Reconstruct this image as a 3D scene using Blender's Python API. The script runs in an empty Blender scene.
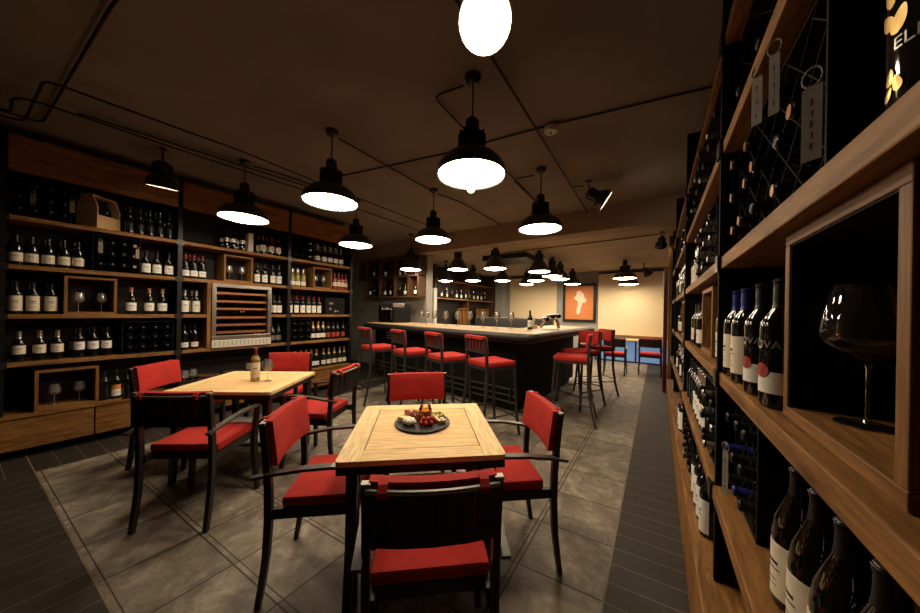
import bpy, bmesh, math, random
from mathutils import Vector, Matrix
random.seed(7)
S = bpy.context.scene
COL = S.collection
PI = math.pi
R = math.radians

# ------------------------------------------------------------------ materials
def mat(name, col, rough=0.5, metal=0.0, noise=0.0, scale=20.0, bump=0.0, bscale=80.0, coat=0.0, emis=None, estr=0.0, trans=0.0, ior=1.45, spec=0.5, stretch=(1, 1, 1)):
    m = bpy.data.materials.new(name); m.use_nodes = True
    nt = m.node_tree; b = nt.nodes['Principled BSDF']
    b.inputs['Base Color'].default_value = (*col, 1)
    b.inputs['Roughness'].default_value = rough
    b.inputs['Metallic'].default_value = metal
    b.inputs['Coat Weight'].default_value = coat
    b.inputs['Transmission Weight'].default_value = trans
    b.inputs['IOR'].default_value = ior
    b.inputs['Specular IOR Level'].default_value = spec
    if emis:
        b.inputs['Emission Color'].default_value = (*emis, 1)
        b.inputs['Emission Strength'].default_value = estr
    tc = mp = None
    if noise > 0 or bump > 0:
        tc = nt.nodes.new('ShaderNodeTexCoord'); mp = nt.nodes.new('ShaderNodeMapping')
        mp.inputs['Scale'].default_value = stretch
        nt.links.new(tc.outputs['Object'], mp.inputs['Vector'])
    if noise > 0:
        n = nt.nodes.new('ShaderNodeTexNoise'); n.inputs['Scale'].default_value = scale; n.inputs['Detail'].default_value = 5
        r = nt.nodes.new('ShaderNodeValToRGB')
        r.color_ramp.elements[0].position = 0.3; r.color_ramp.elements[1].position = 0.7
        r.color_ramp.elements[0].color = (*[c * (1 - noise) for c in col], 1)
        r.color_ramp.elements[1].color = (*[min(1, c * (1 + noise)) for c in col], 1)
        nt.links.new(mp.outputs[0], n.inputs['Vector']); nt.links.new(n.outputs['Fac'], r.inputs[0]); nt.links.new(r.outputs[0], b.inputs['Base Color'])
    if bump > 0:
        n2 = nt.nodes.new('ShaderNodeTexNoise'); n2.inputs['Scale'].default_value = bscale; n2.inputs['Detail'].default_value = 4
        bp = nt.nodes.new('ShaderNodeBump'); bp.inputs['Strength'].default_value = bump; bp.inputs['Distance'].default_value = 0.01
        nt.links.new(mp.outputs[0], n2.inputs['Vector']); nt.links.new(n2.outputs['Fac'], bp.inputs['Height']); nt.links.new(bp.outputs[0], b.inputs['Normal'])
    return m

def wood(name, c1, c2, axis='y', rough=0.58, grain=1.0, coat=0.0):
    m = bpy.data.materials.new(name); m.use_nodes = True
    nt = m.node_tree; b = nt.nodes['Principled BSDF']; b.inputs['Roughness'].default_value = rough; b.inputs['Coat Weight'].default_value = coat; b.inputs['Specular IOR Level'].default_value = 0.32
    tc = nt.nodes.new('ShaderNodeTexCoord'); mp = nt.nodes.new('ShaderNodeMapping')
    s = {'x': (0.9, 9, 9), 'y': (9, 0.9, 9), 'z': (9, 9, 0.9)}[axis]
    mp.inputs['Scale'].default_value = [v * grain for v in s]
    n = nt.nodes.new('ShaderNodeTexNoise'); n.inputs['Scale'].default_value = 2.2; n.inputs['Detail'].default_value = 8; n.inputs['Distortion'].default_value = 1.6; n.inputs['Roughness'].default_value = 0.65
    r = nt.nodes.new('ShaderNodeValToRGB'); r.color_ramp.elements[0].position = 0.32; r.color_ramp.elements[1].position = 0.68
    r.color_ramp.elements[0].color = (*c1, 1); r.color_ramp.elements[1].color = (*c2, 1)
    n2 = nt.nodes.new('ShaderNodeTexNoise'); n2.inputs['Scale'].default_value = 14; n2.inputs['Detail'].default_value = 3
    mx = nt.nodes.new('ShaderNodeMixRGB'); mx.blend_type = 'MULTIPLY'; mx.inputs[0].default_value = 0.45
    r2 = nt.nodes.new('ShaderNodeValToRGB'); r2.color_ramp.elements[0].position = 0.35; r2.color_ramp.elements[0].color = (0.45, 0.45, 0.45, 1); r2.color_ramp.elements[1].position = 0.6
    bp = nt.nodes.new('ShaderNodeBump'); bp.inputs['Strength'].default_value = 0.15; bp.inputs['Distance'].default_value = 0.004
    L = nt.links.new
    L(tc.outputs['Object'], mp.inputs[0]); L(mp.outputs[0], n.inputs['Vector']); L(mp.outputs[0], n2.inputs['Vector'])
    L(n.outputs['Fac'], r.inputs[0]); L(n2.outputs['Fac'], r2.inputs[0]); L(r.outputs[0], mx.inputs[1]); L(r2.outputs[0], mx.inputs[2])
    L(mx.outputs[0], b.inputs['Base Color']); L(n2.outputs['Fac'], bp.inputs['Height']); L(bp.outputs[0], b.inputs['Normal'])
    return m

M = {}
M['oak_y'] = wood('oak along', (0.110, 0.042, 0.010), (0.41, 0.195, 0.052), 'y')
M['walnut_z'] = wood('dark shelf upright', (0.04, 0.018, 0.008), (0.12, 0.058, 0.025), 'z')
M['walnut_x'] = wood('dark shelf board', (0.06, 0.026, 0.010), (0.17, 0.08, 0.032), 'x')
M['oak_x'] = wood('oak across', (0.110, 0.042, 0.010), (0.41, 0.195, 0.052), 'x')
M['oak_z'] = wood('oak upright', (0.110, 0.042, 0.010), (0.41, 0.195, 0.052), 'z')
M['pine'] = wood('pale pine', (0.55, 0.34, 0.15), (0.72, 0.49, 0.26), 'x')
M['honey_x'] = wood('honey wood along', (0.80, 0.54, 0.24), (0.92, 0.70, 0.38), 'x', 0.55, 0.8, 0.0)
M['honey_y'] = wood('honey wood across', (0.80, 0.54, 0.24), (0.92, 0.70, 0.38), 'y', 0.55, 0.8, 0.0)
M['honey2'] = wood('honey wood panel', (0.76, 0.48, 0.20), (0.89, 0.64, 0.32), 'x', 0.55, 0.8, 0.0)
M['bartop'] = wood('bar top wood', (0.44, 0.28, 0.12), (0.62, 0.44, 0.23), 'x', 0.5, 0.8, 0.0)
M['darkplank'] = wood('dark plank wall', (0.018, 0.014, 0.012), (0.035, 0.027, 0.022), 'y', 0.6)
M['black'] = mat('black metal', (0.012, 0.012, 0.013), 0.42, 0.4, 0.25, 15)
M['charcoal'] = mat('charcoal painted metal', (0.026, 0.024, 0.024), 0.36, 0.3, 0.2, 12)
M['matte'] = mat('matte black', (0.007, 0.007, 0.007), 0.8, 0, 0.3, 10, spec=0.2)
M['stoolmetal'] = mat('grey stool metal', (0.07, 0.068, 0.065), 0.4, 0.6, 0.2, 12)
M['red'] = mat('red fabric', (0.46, 0.020, 0.014), 0.85, 0, 0.12, 9, 0.35, 420)
M['steel'] = mat('brushed steel', (0.62, 0.60, 0.57), 0.28, 1.0, 0.08, 40, stretch=(1, 12, 12))
M['rail'] = mat('grey rail metal', (0.30, 0.29, 0.275), 0.42, 0.85, 0.05, 30)
M['chrome'] = mat('bright rail metal', (0.7, 0.69, 0.67), 0.25, 1.0, 0.05, 30)
M['plate_grey'] = mat('light grey plate', (0.55, 0.52, 0.46), 0.5, 0, 0.06, 8)
M['ceil'] = mat('ceiling concrete', (0.200, 0.176, 0.160), 0.85, 0, 0.16, 1.6, 0.25, 9)
M['ceil2'] = mat('lighter beige far ceiling', (0.40, 0.31, 0.22), 0.85, 0, 0.12, 1.6, 0.2, 9)  # lighter and browner tone for the ceiling beyond the beam
M['beam'] = mat('beam concrete', (0.29, 0.22, 0.165), 0.85, 0, 0.12, 2.0, 0.2, 9)
M['wallgrey'] = mat('grey plaster', (0.30, 0.29, 0.27), 0.85, 0, 0.08, 3, 0.15, 30)
M['walldark'] = mat('dark plaster', (0.035, 0.028, 0.023), 0.85, 0, 0.15, 3, 0.15, 30)
M['white'] = mat('white panel', (0.75, 0.72, 0.65), 0.6, 0, 0.04, 5)
M['blind'] = mat('cream blind', (0.74, 0.60, 0.38), 0.8, 0, 0.05, 30, stretch=(0.3, 1, 6))
M['glassdark'] = mat('dark bottle glass', (0.006, 0.007, 0.006), 0.06, 0, 0.3, 8, coat=0.4)
M['glassgreen'] = mat('green bottle glass', (0.012, 0.022, 0.010), 0.06, 0, 0.3, 8, coat=0.4)
M['glassrose'] = mat('rose bottle glass', (0.26, 0.05, 0.045), 0.1, 0, 0.2, 8, coat=0.4)
M['glassblond'] = mat('blond bottle glass', (0.45, 0.33, 0.10), 0.08, 0, 0.1, 8, coat=0.4, trans=0.5)
M['cream'] = mat('cream paper', (0.74, 0.66, 0.52), 0.7, 0, 0.05, 60)
M['paper'] = mat('white paper', (0.80, 0.78, 0.72), 0.7, 0, 0.05, 60)
M['redlabel'] = mat('red paper', (0.36, 0.045, 0.03), 0.6, 0, 0.1, 60)
M['orangelabel'] = mat('orange paper', (0.65, 0.22, 0.06), 0.6, 0, 0.1, 60)
M['ink'] = mat('label ink', (0.05, 0.04, 0.035), 0.7, 0, 0.2, 40)
M['armgrey'] = mat('grey armrest with painted sheen', (0.09, 0.085, 0.08), 0.34, 0.5, 0.2, 12)  # lighter than the legs: reflections on the arm tops put into the base colour
M['gold'] = mat('gold foil', (0.62, 0.42, 0.16), 0.38, 1.0, 0.1, 30)
M['foilred'] = mat('red capsule', (0.16, 0.012, 0.016), 0.35, 0.2, 0.1, 30)
M['foilblack'] = mat('black capsule', (0.012, 0.011, 0.012), 0.35, 0.2, 0.2, 30)
M['foilblue'] = mat('blue capsule', (0.02, 0.03, 0.22), 0.32, 0.3, 0.1, 30)
M['foilsilver'] = mat('silver capsule', (0.65, 0.62, 0.58), 0.3, 0.9, 0.1, 30)
M['foilcopper'] = mat('copper capsule', (0.45, 0.22, 0.13), 0.4, 0.5, 0.1, 30)
M['tag'] = mat('bottle tag paper', (0.24, 0.21, 0.17), 0.8, 0, 0.1, 40)
M['slate'] = mat('slate plate', (0.022, 0.021, 0.024), 0.4, 0, 0.2, 20)
M['lampblack'] = mat('black enamel', (0.02, 0.022, 0.02), 0.32, 0.1, 0.2, 8, coat=0.3)
M['glow'] = mat('lamp diffuser', (0.9, 0.85, 0.75), 0.5, emis=(1.0, 0.80, 0.56), estr=17.0)
M['spotglow'] = mat('spot lens', (0.9, 0.85, 0.75), 0.5, emis=(1.0, 0.82, 0.60), estr=13.0)
M['reflector'] = mat('pale reflector', (0.75, 0.72, 0.66), 0.3, 0.6, 0.05, 10)
M['bulb'] = mat('frosted bulb', (0.9, 0.75, 0.45), 0.4, emis=(1.0, 0.66, 0.28), estr=1.6)
M['conduit'] = mat('dark conduit', (0.016, 0.013, 0.012), 0.5, 0.3, 0.2, 10)
M['wicker'] = mat('brown wicker', (0.12, 0.06, 0.03), 0.8, 0, 0.35, 60, 0.6, 120)
M['maroon'] = mat('maroon paint', (0.10, 0.006, 0.008), 0.5, 0, 0.1, 8)
M['poster'] = mat('orange print', (0.55, 0.19, 0.06), 0.7, 0, 0.08, 6)
M['postermap'] = mat('pale map print', (0.72, 0.60, 0.47), 0.7, 0, 0.1, 25)
M['bluewin'] = mat('lit window strip', (0.10, 0.16, 0.30), 0.3, emis=(0.22, 0.36, 0.62), estr=0.20, noise=0.3, scale=3)
M['leather'] = mat('black leather', (0.02, 0.019, 0.018), 0.45, 0, 0.2, 14, 0.2, 90)
M['led'] = mat('red display', (0.2, 0, 0), 0.4, emis=(1.0, 0.08, 0.04), estr=.6)
M['coolwood'] = mat('cooler shelf wood', (0.42, 0.17, 0.07), 0.5, 0, 0.15, 20)
M['coolerin'] = mat('cooler interior', (0.05, 0.035, 0.025), 0.6, 0, 0.15, 10)
M['honey'] = mat('honey', (0.75, 0.25, 0.02), 0.1, 0, 0.1, 10, coat=0.5)
M['cheese'] = mat('cheese', (0.85, 0.68, 0.32), 0.5, 0, 0.08, 20)
M['mozz'] = mat('white cheese', (0.85, 0.82, 0.72), 0.4, 0, 0.04, 20)
M['berry'] = mat('berry red', (0.50, 0.03, 0.03), 0.25, 0, 0.25, 40)
M['grape'] = mat('green grape', (0.74, 0.70, 0.26), 0.25, 0, 0.12, 20)
M['ham'] = mat('cured ham', (0.66, 0.27, 0.18), 0.5, 0, 0.3, 30)
M['olive'] = mat('green leaf', (0.10, 0.14, 0.03), 0.5, 0, 0.2, 30)
M['artblock'] = mat('dark art print', (0.06, 0.05, 0.045), 0.6, 0, 0.6, 5)
def glass_mat(name, ior=1.6, glint_white=0.010, rough=0.02):
    m = bpy.data.materials.new(name); m.use_nodes = True
    nt = m.node_tree; nt.nodes.clear()
    o = nt.nodes.new('ShaderNodeOutputMaterial'); mx = nt.nodes.new('ShaderNodeMixShader')
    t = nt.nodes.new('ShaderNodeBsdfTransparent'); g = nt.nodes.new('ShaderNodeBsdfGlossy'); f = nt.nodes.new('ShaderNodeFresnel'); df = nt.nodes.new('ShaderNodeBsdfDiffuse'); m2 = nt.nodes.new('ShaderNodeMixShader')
    df.inputs[0].default_value = (0.8, 0.78, 0.74, 1); m2.inputs[0].default_value = glint_white  # diffuse white mixed in, painting lamp glints into the glass
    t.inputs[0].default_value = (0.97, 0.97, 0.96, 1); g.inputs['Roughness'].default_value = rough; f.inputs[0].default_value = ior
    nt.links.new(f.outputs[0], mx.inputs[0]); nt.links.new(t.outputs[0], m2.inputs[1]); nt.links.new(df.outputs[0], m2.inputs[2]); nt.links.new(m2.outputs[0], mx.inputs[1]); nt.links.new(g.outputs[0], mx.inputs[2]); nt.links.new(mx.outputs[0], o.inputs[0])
    return m
M['clear'] = glass_mat('clear glass')
M['barglass'] = glass_mat('stemware with painted glints', 1.9, 0.17, 0.12)  # bright lamp highlights put in as diffuse white, stronger than in clear glass
M['door'] = glass_mat('cooler door glass', 1.22, 0.0)

# ------------------------------------------------------------------ mesh helpers
def BM(): return bmesh.new()
def box(bm, x0, x1, y0, y1, z0, z1, bev=0.0, rz=0.0, piv=None):
    r = bmesh.ops.create_cube(bm, size=1.0); vs = r['verts']
    sx, sy, sz = x1 - x0, y1 - y0, z1 - z0
    for v in vs: v.co = Vector((v.co.x * sx + (x0 + x1) / 2, v.co.y * sy + (y0 + y1) / 2, v.co.z * sz + (z0 + z1) / 2))
    if bev > 0:
        es = list({e for v in vs for e in v.link_edges})
        rr = bmesh.ops.bevel(bm, geom=es, offset=bev, segments=2, profile=0.5, affect='EDGES')
        vs = list({v for f in rr['faces'] for v in f.verts} | {v for v in vs if v.is_valid})
    if rz:
        p = Vector(piv or ((x0 + x1) / 2, (y0 + y1) / 2, 0)); mt = Matrix.Rotation(rz, 3, 'Z')
        for v in vs: v.co = mt @ (v.co - p) + p
    return vs
def beam(bm, p, q, w, t, up=Vector((0, 0, 1)), bev=0.0):
    p, q = Vector(p), Vector(q); d = q - p; L = d.length; d.normalize()
    s = d.cross(up)
    if s.length < 1e-4: s = d.cross(Vector((0, 1, 0)))
    s.normalize(); u = s.cross(d)
    vs = box(bm, -w / 2, w / 2, 0, L, -t / 2, t / 2, bev)
    for v in vs: c = v.co.copy(); v.co = p + s * c.x + d * c.y + u * c.z
def tube(bm, pts, r, n=8, caps=True, flat=None):
    pts = [Vector(p) for p in pts]; rings = []
    prev = None
    for i, p in enumerate(pts):
        if i == 0: d = pts[1] - p
        elif i == len(pts) - 1: d = p - pts[i - 1]
        else: d = (pts[i + 1] - p).normalized() + (p - pts[i - 1]).normalized()
        d.normalize()
        if prev is None:
            a = d.cross(Vector((0, 0, 1)))
            if a.length < 1e-3: a = Vector((1, 0, 0))
        else:
            a = prev - d * prev.dot(d)
        a.normalize(); prev = a; b = d.cross(a)
        ri = r[i] if isinstance(r, (list, tuple)) else r
        fx, fy = flat if flat else (1, 1)
        rings.append([bm.verts.new(p + (a * math.cos(2 * PI * k / n) * fx + b * math.sin(2 * PI * k / n) * fy) * ri) for k in range(n)])
    for i in range(len(rings) - 1):
        for k in range(n):
            bm.faces.new((rings[i][k], rings[i][(k + 1) % n], rings[i + 1][(k + 1) % n], rings[i + 1][k]))
    if caps:
        bm.faces.new(list(reversed(rings[0]))); bm.faces.new(rings[-1])
def rectsweep(bm, pts, w, t, side):
    # rectangular bar swept along pts; w along 'side' vector, t across
    pts = [Vector(p) for p in pts]; side = Vector(side).normalized(); rings = []
    for i, p in enumerate(pts):
        if i == 0: d = pts[1] - p
        elif i == len(pts) - 1: d = p - pts[i - 1]
        else: d = (pts[i + 1] - pts[i - 1])
        d.normalize(); n = d.cross(side).normalized(); s = n.cross(d)
        wi = w[i] if isinstance(w, (list, tuple)) else w
        ti = t[i] if isinstance(t, (list, tuple)) else t
        rings.append([bm.verts.new(p + s * a * wi / 2 + n * b * ti / 2) for a, b in ((-1, -1), (1, -1), (1, 1), (-1, 1))])
    for i in range(len(rings) - 1):
        for k in range(4): bm.faces.new((rings[i][k], rings[i][(k + 1) % 4], rings[i + 1][(k + 1) % 4], rings[i + 1][k]))
    bm.faces.new(list(reversed(rings[0]))); bm.faces.new(rings[-1])
def lathe(bm, prof, n=24, c=(0, 0, 0), cap0=True, cap1=True):
    rings = []
    for r, z in prof:
        if r < 1e-5: rings.append([bm.verts.new((c[0], c[1], c[2] + z))])
        else: rings.append([bm.verts.new((c[0] + r * math.cos(2 * PI * k / n), c[1] + r * math.sin(2 * PI * k / n), c[2] + z)) for k in range(n)])
    for i in range(len(rings) - 1):
        a, b = rings[i], rings[i + 1]
        for k in range(n):
            k2 = (k + 1) % n
            if len(a) == 1 and len(b) == 1: continue
            if len(a) == 1: bm.faces.new((a[0], b[k2], b[k]))
            elif len(b) == 1: bm.faces.new((a[k], a[k2], b[0]))
            else: bm.faces.new((a[k], a[k2], b[k2], b[k]))
    if cap0 and len(rings[0]) > 1: bm.faces.new(list(reversed(rings[0])))
    if cap1 and len(rings[-1]) > 1: bm.faces.new(rings[-1])
def prism(bm, poly, z0, z1):
    lo = [bm.verts.new((x, y, z0)) for x, y in poly]; hi = [bm.verts.new((x, y, z1)) for x, y in poly]
    n = len(poly)
    bm.faces.new(list(reversed(lo))); bm.faces.new(hi)
    for k in range(n): bm.faces.new((lo[k], lo[(k + 1) % n], hi[(k + 1) % n], hi[k]))
def sph(bm, c, r, u=12, v=8, sc=(1, 1, 1)):
    rr = bmesh.ops.create_uvsphere(bm, u_segments=u, v_segments=v, radius=r)
    for w in rr['verts']: w.co = Vector((w.co.x * sc[0] + c[0], w.co.y * sc[1] + c[1], w.co.z * sc[2] + c[2]))
def move(bm, mt):
    bmesh.ops.transform(bm, matrix=mt, verts=bm.verts)
def mesh(name, bm, m, smooth=False):
    bmesh.ops.recalc_face_normals(bm, faces=bm.faces)
    me = bpy.data.meshes.new(name); bm.to_mesh(me); bm.free()
    me.materials.append(m)
    if smooth:
        for p in me.polygons: p.use_smooth = True
        try: me.set_sharp_from_angle(angle=R(40))
        except Exception: pass
    return me
def link(name, me, parent=None, loc=(0, 0, 0), rz=0.0):
    o = bpy.data.objects.new(name, me); COL.objects.link(o)
    o.location = loc; o.rotation_euler = (0, 0, rz)
    if parent: o.parent = parent
    return o
def obj(name, bm, m, parent=None, smooth=False, label=None):
    o = link(name, mesh(name, bm, m, smooth), parent)
    if label: o['label'] = label
    return o
def tag(o, label, cat, group=None):
    o['label'] = label; o['category'] = cat
    if group: o['group'] = group
    return o
def thing(name, label, cat, loc=(0, 0, 0), rz=0.0, group=None):
    o = link(name, None, None, (loc[0], loc[1], loc[2] + (.0007 if loc[2] > .05 else 0)), rz); o.empty_display_size = 0.1
    return tag(o, label, cat, group)
def struct(name, bm, m):
    o = obj(name, bm, m); o['kind'] = 'structure'; return o
def copy_tree(src, loc, rz, label, group=None, rx=None):
    c = src.copy(); COL.objects.link(c); c.location = loc; c.rotation_euler = (0, 0, rz)
    c['label'] = label
    if group: c['group'] = group
    for ch in src.children:
        d = ch.copy(); COL.objects.link(d); d.parent = c
        for g in ch.children:
            e = g.copy(); COL.objects.link(e); e.parent = d
    return c
ORD = ['', 'first', 'second', 'third', 'fourth', 'fifth', 'sixth', 'seventh', 'eighth', 'ninth', 'tenth', 'eleventh', 'twelfth']
def ordw(i, n):
    if n == 1: return 'only'
    return 'leftmost' if i == 0 else ('rightmost' if i == n - 1 else ORD[i + 1])
def text_bm(s, size, depth=0.0006, font_sx=1.0):
    cu = bpy.data.curves.new('t', 'FONT'); cu.body = s; cu.size = size; cu.align_x = 'CENTER'; cu.align_y = 'CENTER'; cu.extrude = depth
    ob = bpy.data.objects.new('t', cu); COL.objects.link(ob)
    dg = bpy.context.evaluated_depsgraph_get(); me = bpy.data.meshes.new_from_object(ob.evaluated_get(dg))
    bm = bmesh.new(); bm.from_mesh(me); bpy.data.objects.remove(ob); bpy.data.curves.remove(cu); bpy.data.meshes.remove(me)
    return bm
def wrap(bm, r, z, a0=0.0):
    # lettering lying in XY with text-up = y; wrap round a cylinder, facing local +x
    for v in bm.verts:
        a = a0 + v.co.x / r; rr = r + v.co.z
        zz = z + v.co.y
        v.co = Vector((rr * math.cos(a), rr * math.sin(a), zz))
    return bm

# ------------------------------------------------------------------ camera
CAMH = 1.42
F_PX = 292.0
cam = bpy.data.cameras.new('camera'); cam.sensor_fit = 'HORIZONTAL'; cam.sensor_width = 36.0
cam.lens = 36.0 * F_PX / 920.0; cam.shift_y = 5.0 / 920.0; cam.clip_start = 0.01; cam.clip_end = 60
co = bpy.data.objects.new('camera', cam); COL.objects.link(co)
th, ro = R(34.0), R(1.0)
fw = Vector((-math.sin(th), math.cos(th), 0)); rt = Vector((math.cos(th), math.sin(th), 0)); up = Vector((0, 0, 1))
r2 = rt * math.cos(ro) + up * math.sin(ro); u2 = up * math.cos(ro) - rt * math.sin(ro)
co.matrix_world = Matrix(((r2.x, u2.x, -fw.x, 0), (r2.y, u2.y, -fw.y, 0), (r2.z, u2.z, -fw.z, CAMH), (0, 0, 0, 1)))
S.camera = co

# ------------------------------------------------------------------ setting
CEIL, CEIL2, BEAMY, FAR = 3.05, 2.74, 4.88, 10.0
XL, XR, BACK = -5.22, 0.66, -2.6
def floor_mat():
    m = bpy.data.materials.new('floor tiles and planks'); m.use_nodes = True
    nt = m.node_tree; b = nt.nodes['Principled BSDF']; L = nt.links.new
    tc = nt.nodes.new('ShaderNodeTexCoord'); sp = nt.nodes.new('ShaderNodeSeparateXYZ'); L(tc.outputs['Object'], sp.inputs[0])
    def mth(op, a, c=None, d=None):
        n = nt.nodes.new('ShaderNodeMath'); n.operation = op
        for i, v in enumerate((a, c, d)):
            if v is None: continue
            if isinstance(v, (int, float)): n.inputs[i].default_value = v
            else: L(v, n.inputs[i])
        return n.outputs[0]
    X, Y = sp.outputs['X'], sp.outputs['Y']
    YS = mth('SUBTRACT', Y, mth('MULTIPLY', mth('ADD', X, 0.2), 0.08))
    def line(v, off, per, w):
        f = mth('FRACT', mth('ADD', mth('DIVIDE', mth('SUBTRACT', v, off), per), 100.0))
        dd = mth('SUBTRACT', 0.5, mth('ABSOLUTE', mth('SUBTRACT', f, 0.5)))
        return mth('LESS_THAN', dd, w / per / 2)
    def mx(a, c): return mth('MAXIMUM', a, c)
    def mn(a, c): return mth('MULTIPLY', a, c)
    jy = line(YS, 0.382, 0.407, 0.009); jy2 = line(YS, 0.382 + 0.028, 0.407, 0.006); jx = line(X, -0.2, 0.43, 0.009)
    left = mth('LESS_THAN', X, -1.2)
    jd = mn(line(X, -0.63 - 0.028, 40, 0.008), 1.0)
    tj = mx(mx(jy, mn(jy2, left)), mx(jx, jd))
    # zones
    zr = mth('GREATER_THAN', X, -0.2); zl = mth('LESS_THAN', X, -4.34); zn = mth('LESS_THAN', YS, 0.382)
    zn = mn(zn, mth('SUBTRACT', 1.0, zr))
    znn = mn(zn, mth('SUBTRACT', 1.0, zl))
    zy = mx(zr, zl)                       # planks running across the room
    plank = mx(zy, znn)
    pj = mx(mn(zy, line(YS, 0.382, 0.1357, 0.005)), mn(znn, line(X, -0.2, 0.143, 0.005)))
    border = mx(line(X, -0.2, 400, 0.009), mn(line(YS, 0.382, 400, 0.009), mth('LESS_THAN', X, -0.2)))
    # tile colour
    cell = nt.nodes.new('ShaderNodeCombineXYZ')
    L(mth('FLOOR', mth('DIVIDE', mth('ADD', X, 0.2), 0.43)), cell.inputs[0]); L(mth('FLOOR', mth('DIVIDE', mth('SUBTRACT', YS, 0.382), 0.407)), cell.inputs[1])
    wn = nt.nodes.new('ShaderNodeTexWhiteNoise'); L(cell.outputs[0], wn.inputs[0])
    av = nt.nodes.new('ShaderNodeVectorMath'); av.operation = 'ADD'; L(tc.outputs['Object'], av.inputs[0]); L(wn.outputs['Color'], av.inputs[1])
    n1 = nt.nodes.new('ShaderNodeTexNoise'); n1.inputs['Scale'].default_value = 6.5; n1.inputs['Detail'].default_value = 12; n1.inputs['Roughness'].default_value = 0.74; n1.inputs['Distortion'].default_value = 0.5
    L(av.outputs[0], n1.inputs['Vector'])
    cr = nt.nodes.new('ShaderNodeValToRGB'); e = cr.color_ramp.elements
    e[0].position = 0.36; e[0].color = (0.115, 0.095, 0.075, 1); e[1].position = 0.66; e[1].color = (0.36, 0.315, 0.255, 1)
    e2 = e.new(0.5); e2.color = (0.205, 0.168, 0.127, 1)
    L(n1.outputs['Fac'], cr.inputs[0])
    hs = nt.nodes.new('ShaderNodeHueSaturation'); L(cr.outputs[0], hs.inputs['Color'])
    L(mth('ADD', 0.82, mth('MULTIPLY', wn.outputs['Value'], 0.42)), hs.inputs['Value'])
    def mixc(f, a, c):
        n = nt.nodes.new('ShaderNodeMixRGB'); L(f, n.inputs[0])
        for i, v in ((1, a), (2, c)):
            if isinstance(v, tuple): n.inputs[i].default_value = v
            else: L(v, n.inputs[i])
        return n.outputs[0]
    tcol = mixc(tj, hs.outputs[0], (0.035, 0.026, 0.018, 1))
    mpp = nt.nodes.new('ShaderNodeMapping'); mpp.inputs['Scale'].default_value = (6, 6, 6); L(tc.outputs['Object'], mpp.inputs[0])
    n3 = nt.nodes.new('ShaderNodeTexNoise'); n3.inputs['Scale'].default_value = 3; n3.inputs['Detail'].default_value = 6; L(mpp.outputs[0], n3.inputs['Vector'])
    c3 = nt.nodes.new('ShaderNodeValToRGB'); c3.color_ramp.elements[0].color = (0.016, 0.012, 0.010, 1); c3.color_ramp.elements[1].color = (0.036, 0.028, 0.023, 1); L(n3.outputs['Fac'], c3.inputs[0])
    pcol = mixc(pj, c3.outputs[0], (0.12, 0.10, 0.08, 1))
    col = mixc(plank, tcol, pcol); col = mixc(border, col, (0.17, 0.13, 0.085, 1))
    L(col, b.inputs['Base Color'])
    L(mth('ADD', 0.52, mth('MULTIPLY', n1.outputs['Fac'], 0.2)), b.inputs['Roughness'])
    bp = nt.nodes.new('ShaderNodeBump'); bp.inputs['Strength'].default_value = 0.35; bp.inputs['Distance'].default_value = 0.004
    L(mth('SUBTRACT', n1.outputs['Fac'], mth('MULTIPLY', mx(tj, pj), 0.8)), bp.inputs['Height']); L(bp.outputs[0], b.inputs['Normal'])
    return m
bm = BM(); box(bm, -7.4, XR + .1, BACK - .1, FAR + .1, -0.1, 0); struct('floor', bm, floor_mat())
bm = BM(); box(bm, -7.4, XR + .1, BACK - .1, BEAMY, CEIL, CEIL + .1); struct('ceiling', bm, M['ceil'])
bm = BM(); box(bm, -7.4, XR + .1, BEAMY + .3, FAR + .1, CEIL2 + .02, CEIL + .1); struct('ceiling_far', bm, M['ceil2'])
bm = BM(); box(bm, -7.4, XR + .1, BEAMY, BEAMY + .3, 2.70, CEIL + .1); struct('trim_1', bm, M['beam'])
bm = BM(); box(bm, XL - .1, XL, BACK, 3.45, 0, CEIL); struct('wall_left', bm, M['walldark'])
bm = BM(); box(bm, -7.3, XL - .1, 3.36, 3.45, 0, CEIL); box(bm, -7.4, -7.3, 3.36, 5.2, 0, CEIL); box(bm, -7.3, -4.36, 5.12, 5.3, 0, CEIL2); struct('wall_alcove', bm, M['wallgrey'])
bm = BM(); box(bm, -5.75, -5.65, 5.3, FAR, 0, CEIL2 + .05); struct('wall_kitchen', bm, M['walldark'])
bm = BM(); box(bm, -5.65, XR, FAR, FAR + .1, 0, CEIL2 + .05); struct('wall_far', bm, M['wallgrey'])
bm = BM(); box(bm, XR, XR + .1, BACK, FAR, 0, CEIL); struct('wall_right', bm, M['walldark'])
bm = BM(); box(bm, XL - .1, XR + .1, BACK - .1, BACK, 0, CEIL); struct('wall_back', bm, M['walldark'])
bm = BM(); box(bm, -4.98, -4.66, FAR - .3, FAR, 0, CEIL2 + .02); struct('trim_2', bm, M['wallgrey'])
bm = BM(); box(bm, -4.76, -4.46, 5.48, 5.6, 0, 1.98); tag(obj('column_panel', bm, M['white']), 'white upright panel standing behind the bar left of the back shelves', 'panel')
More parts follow.
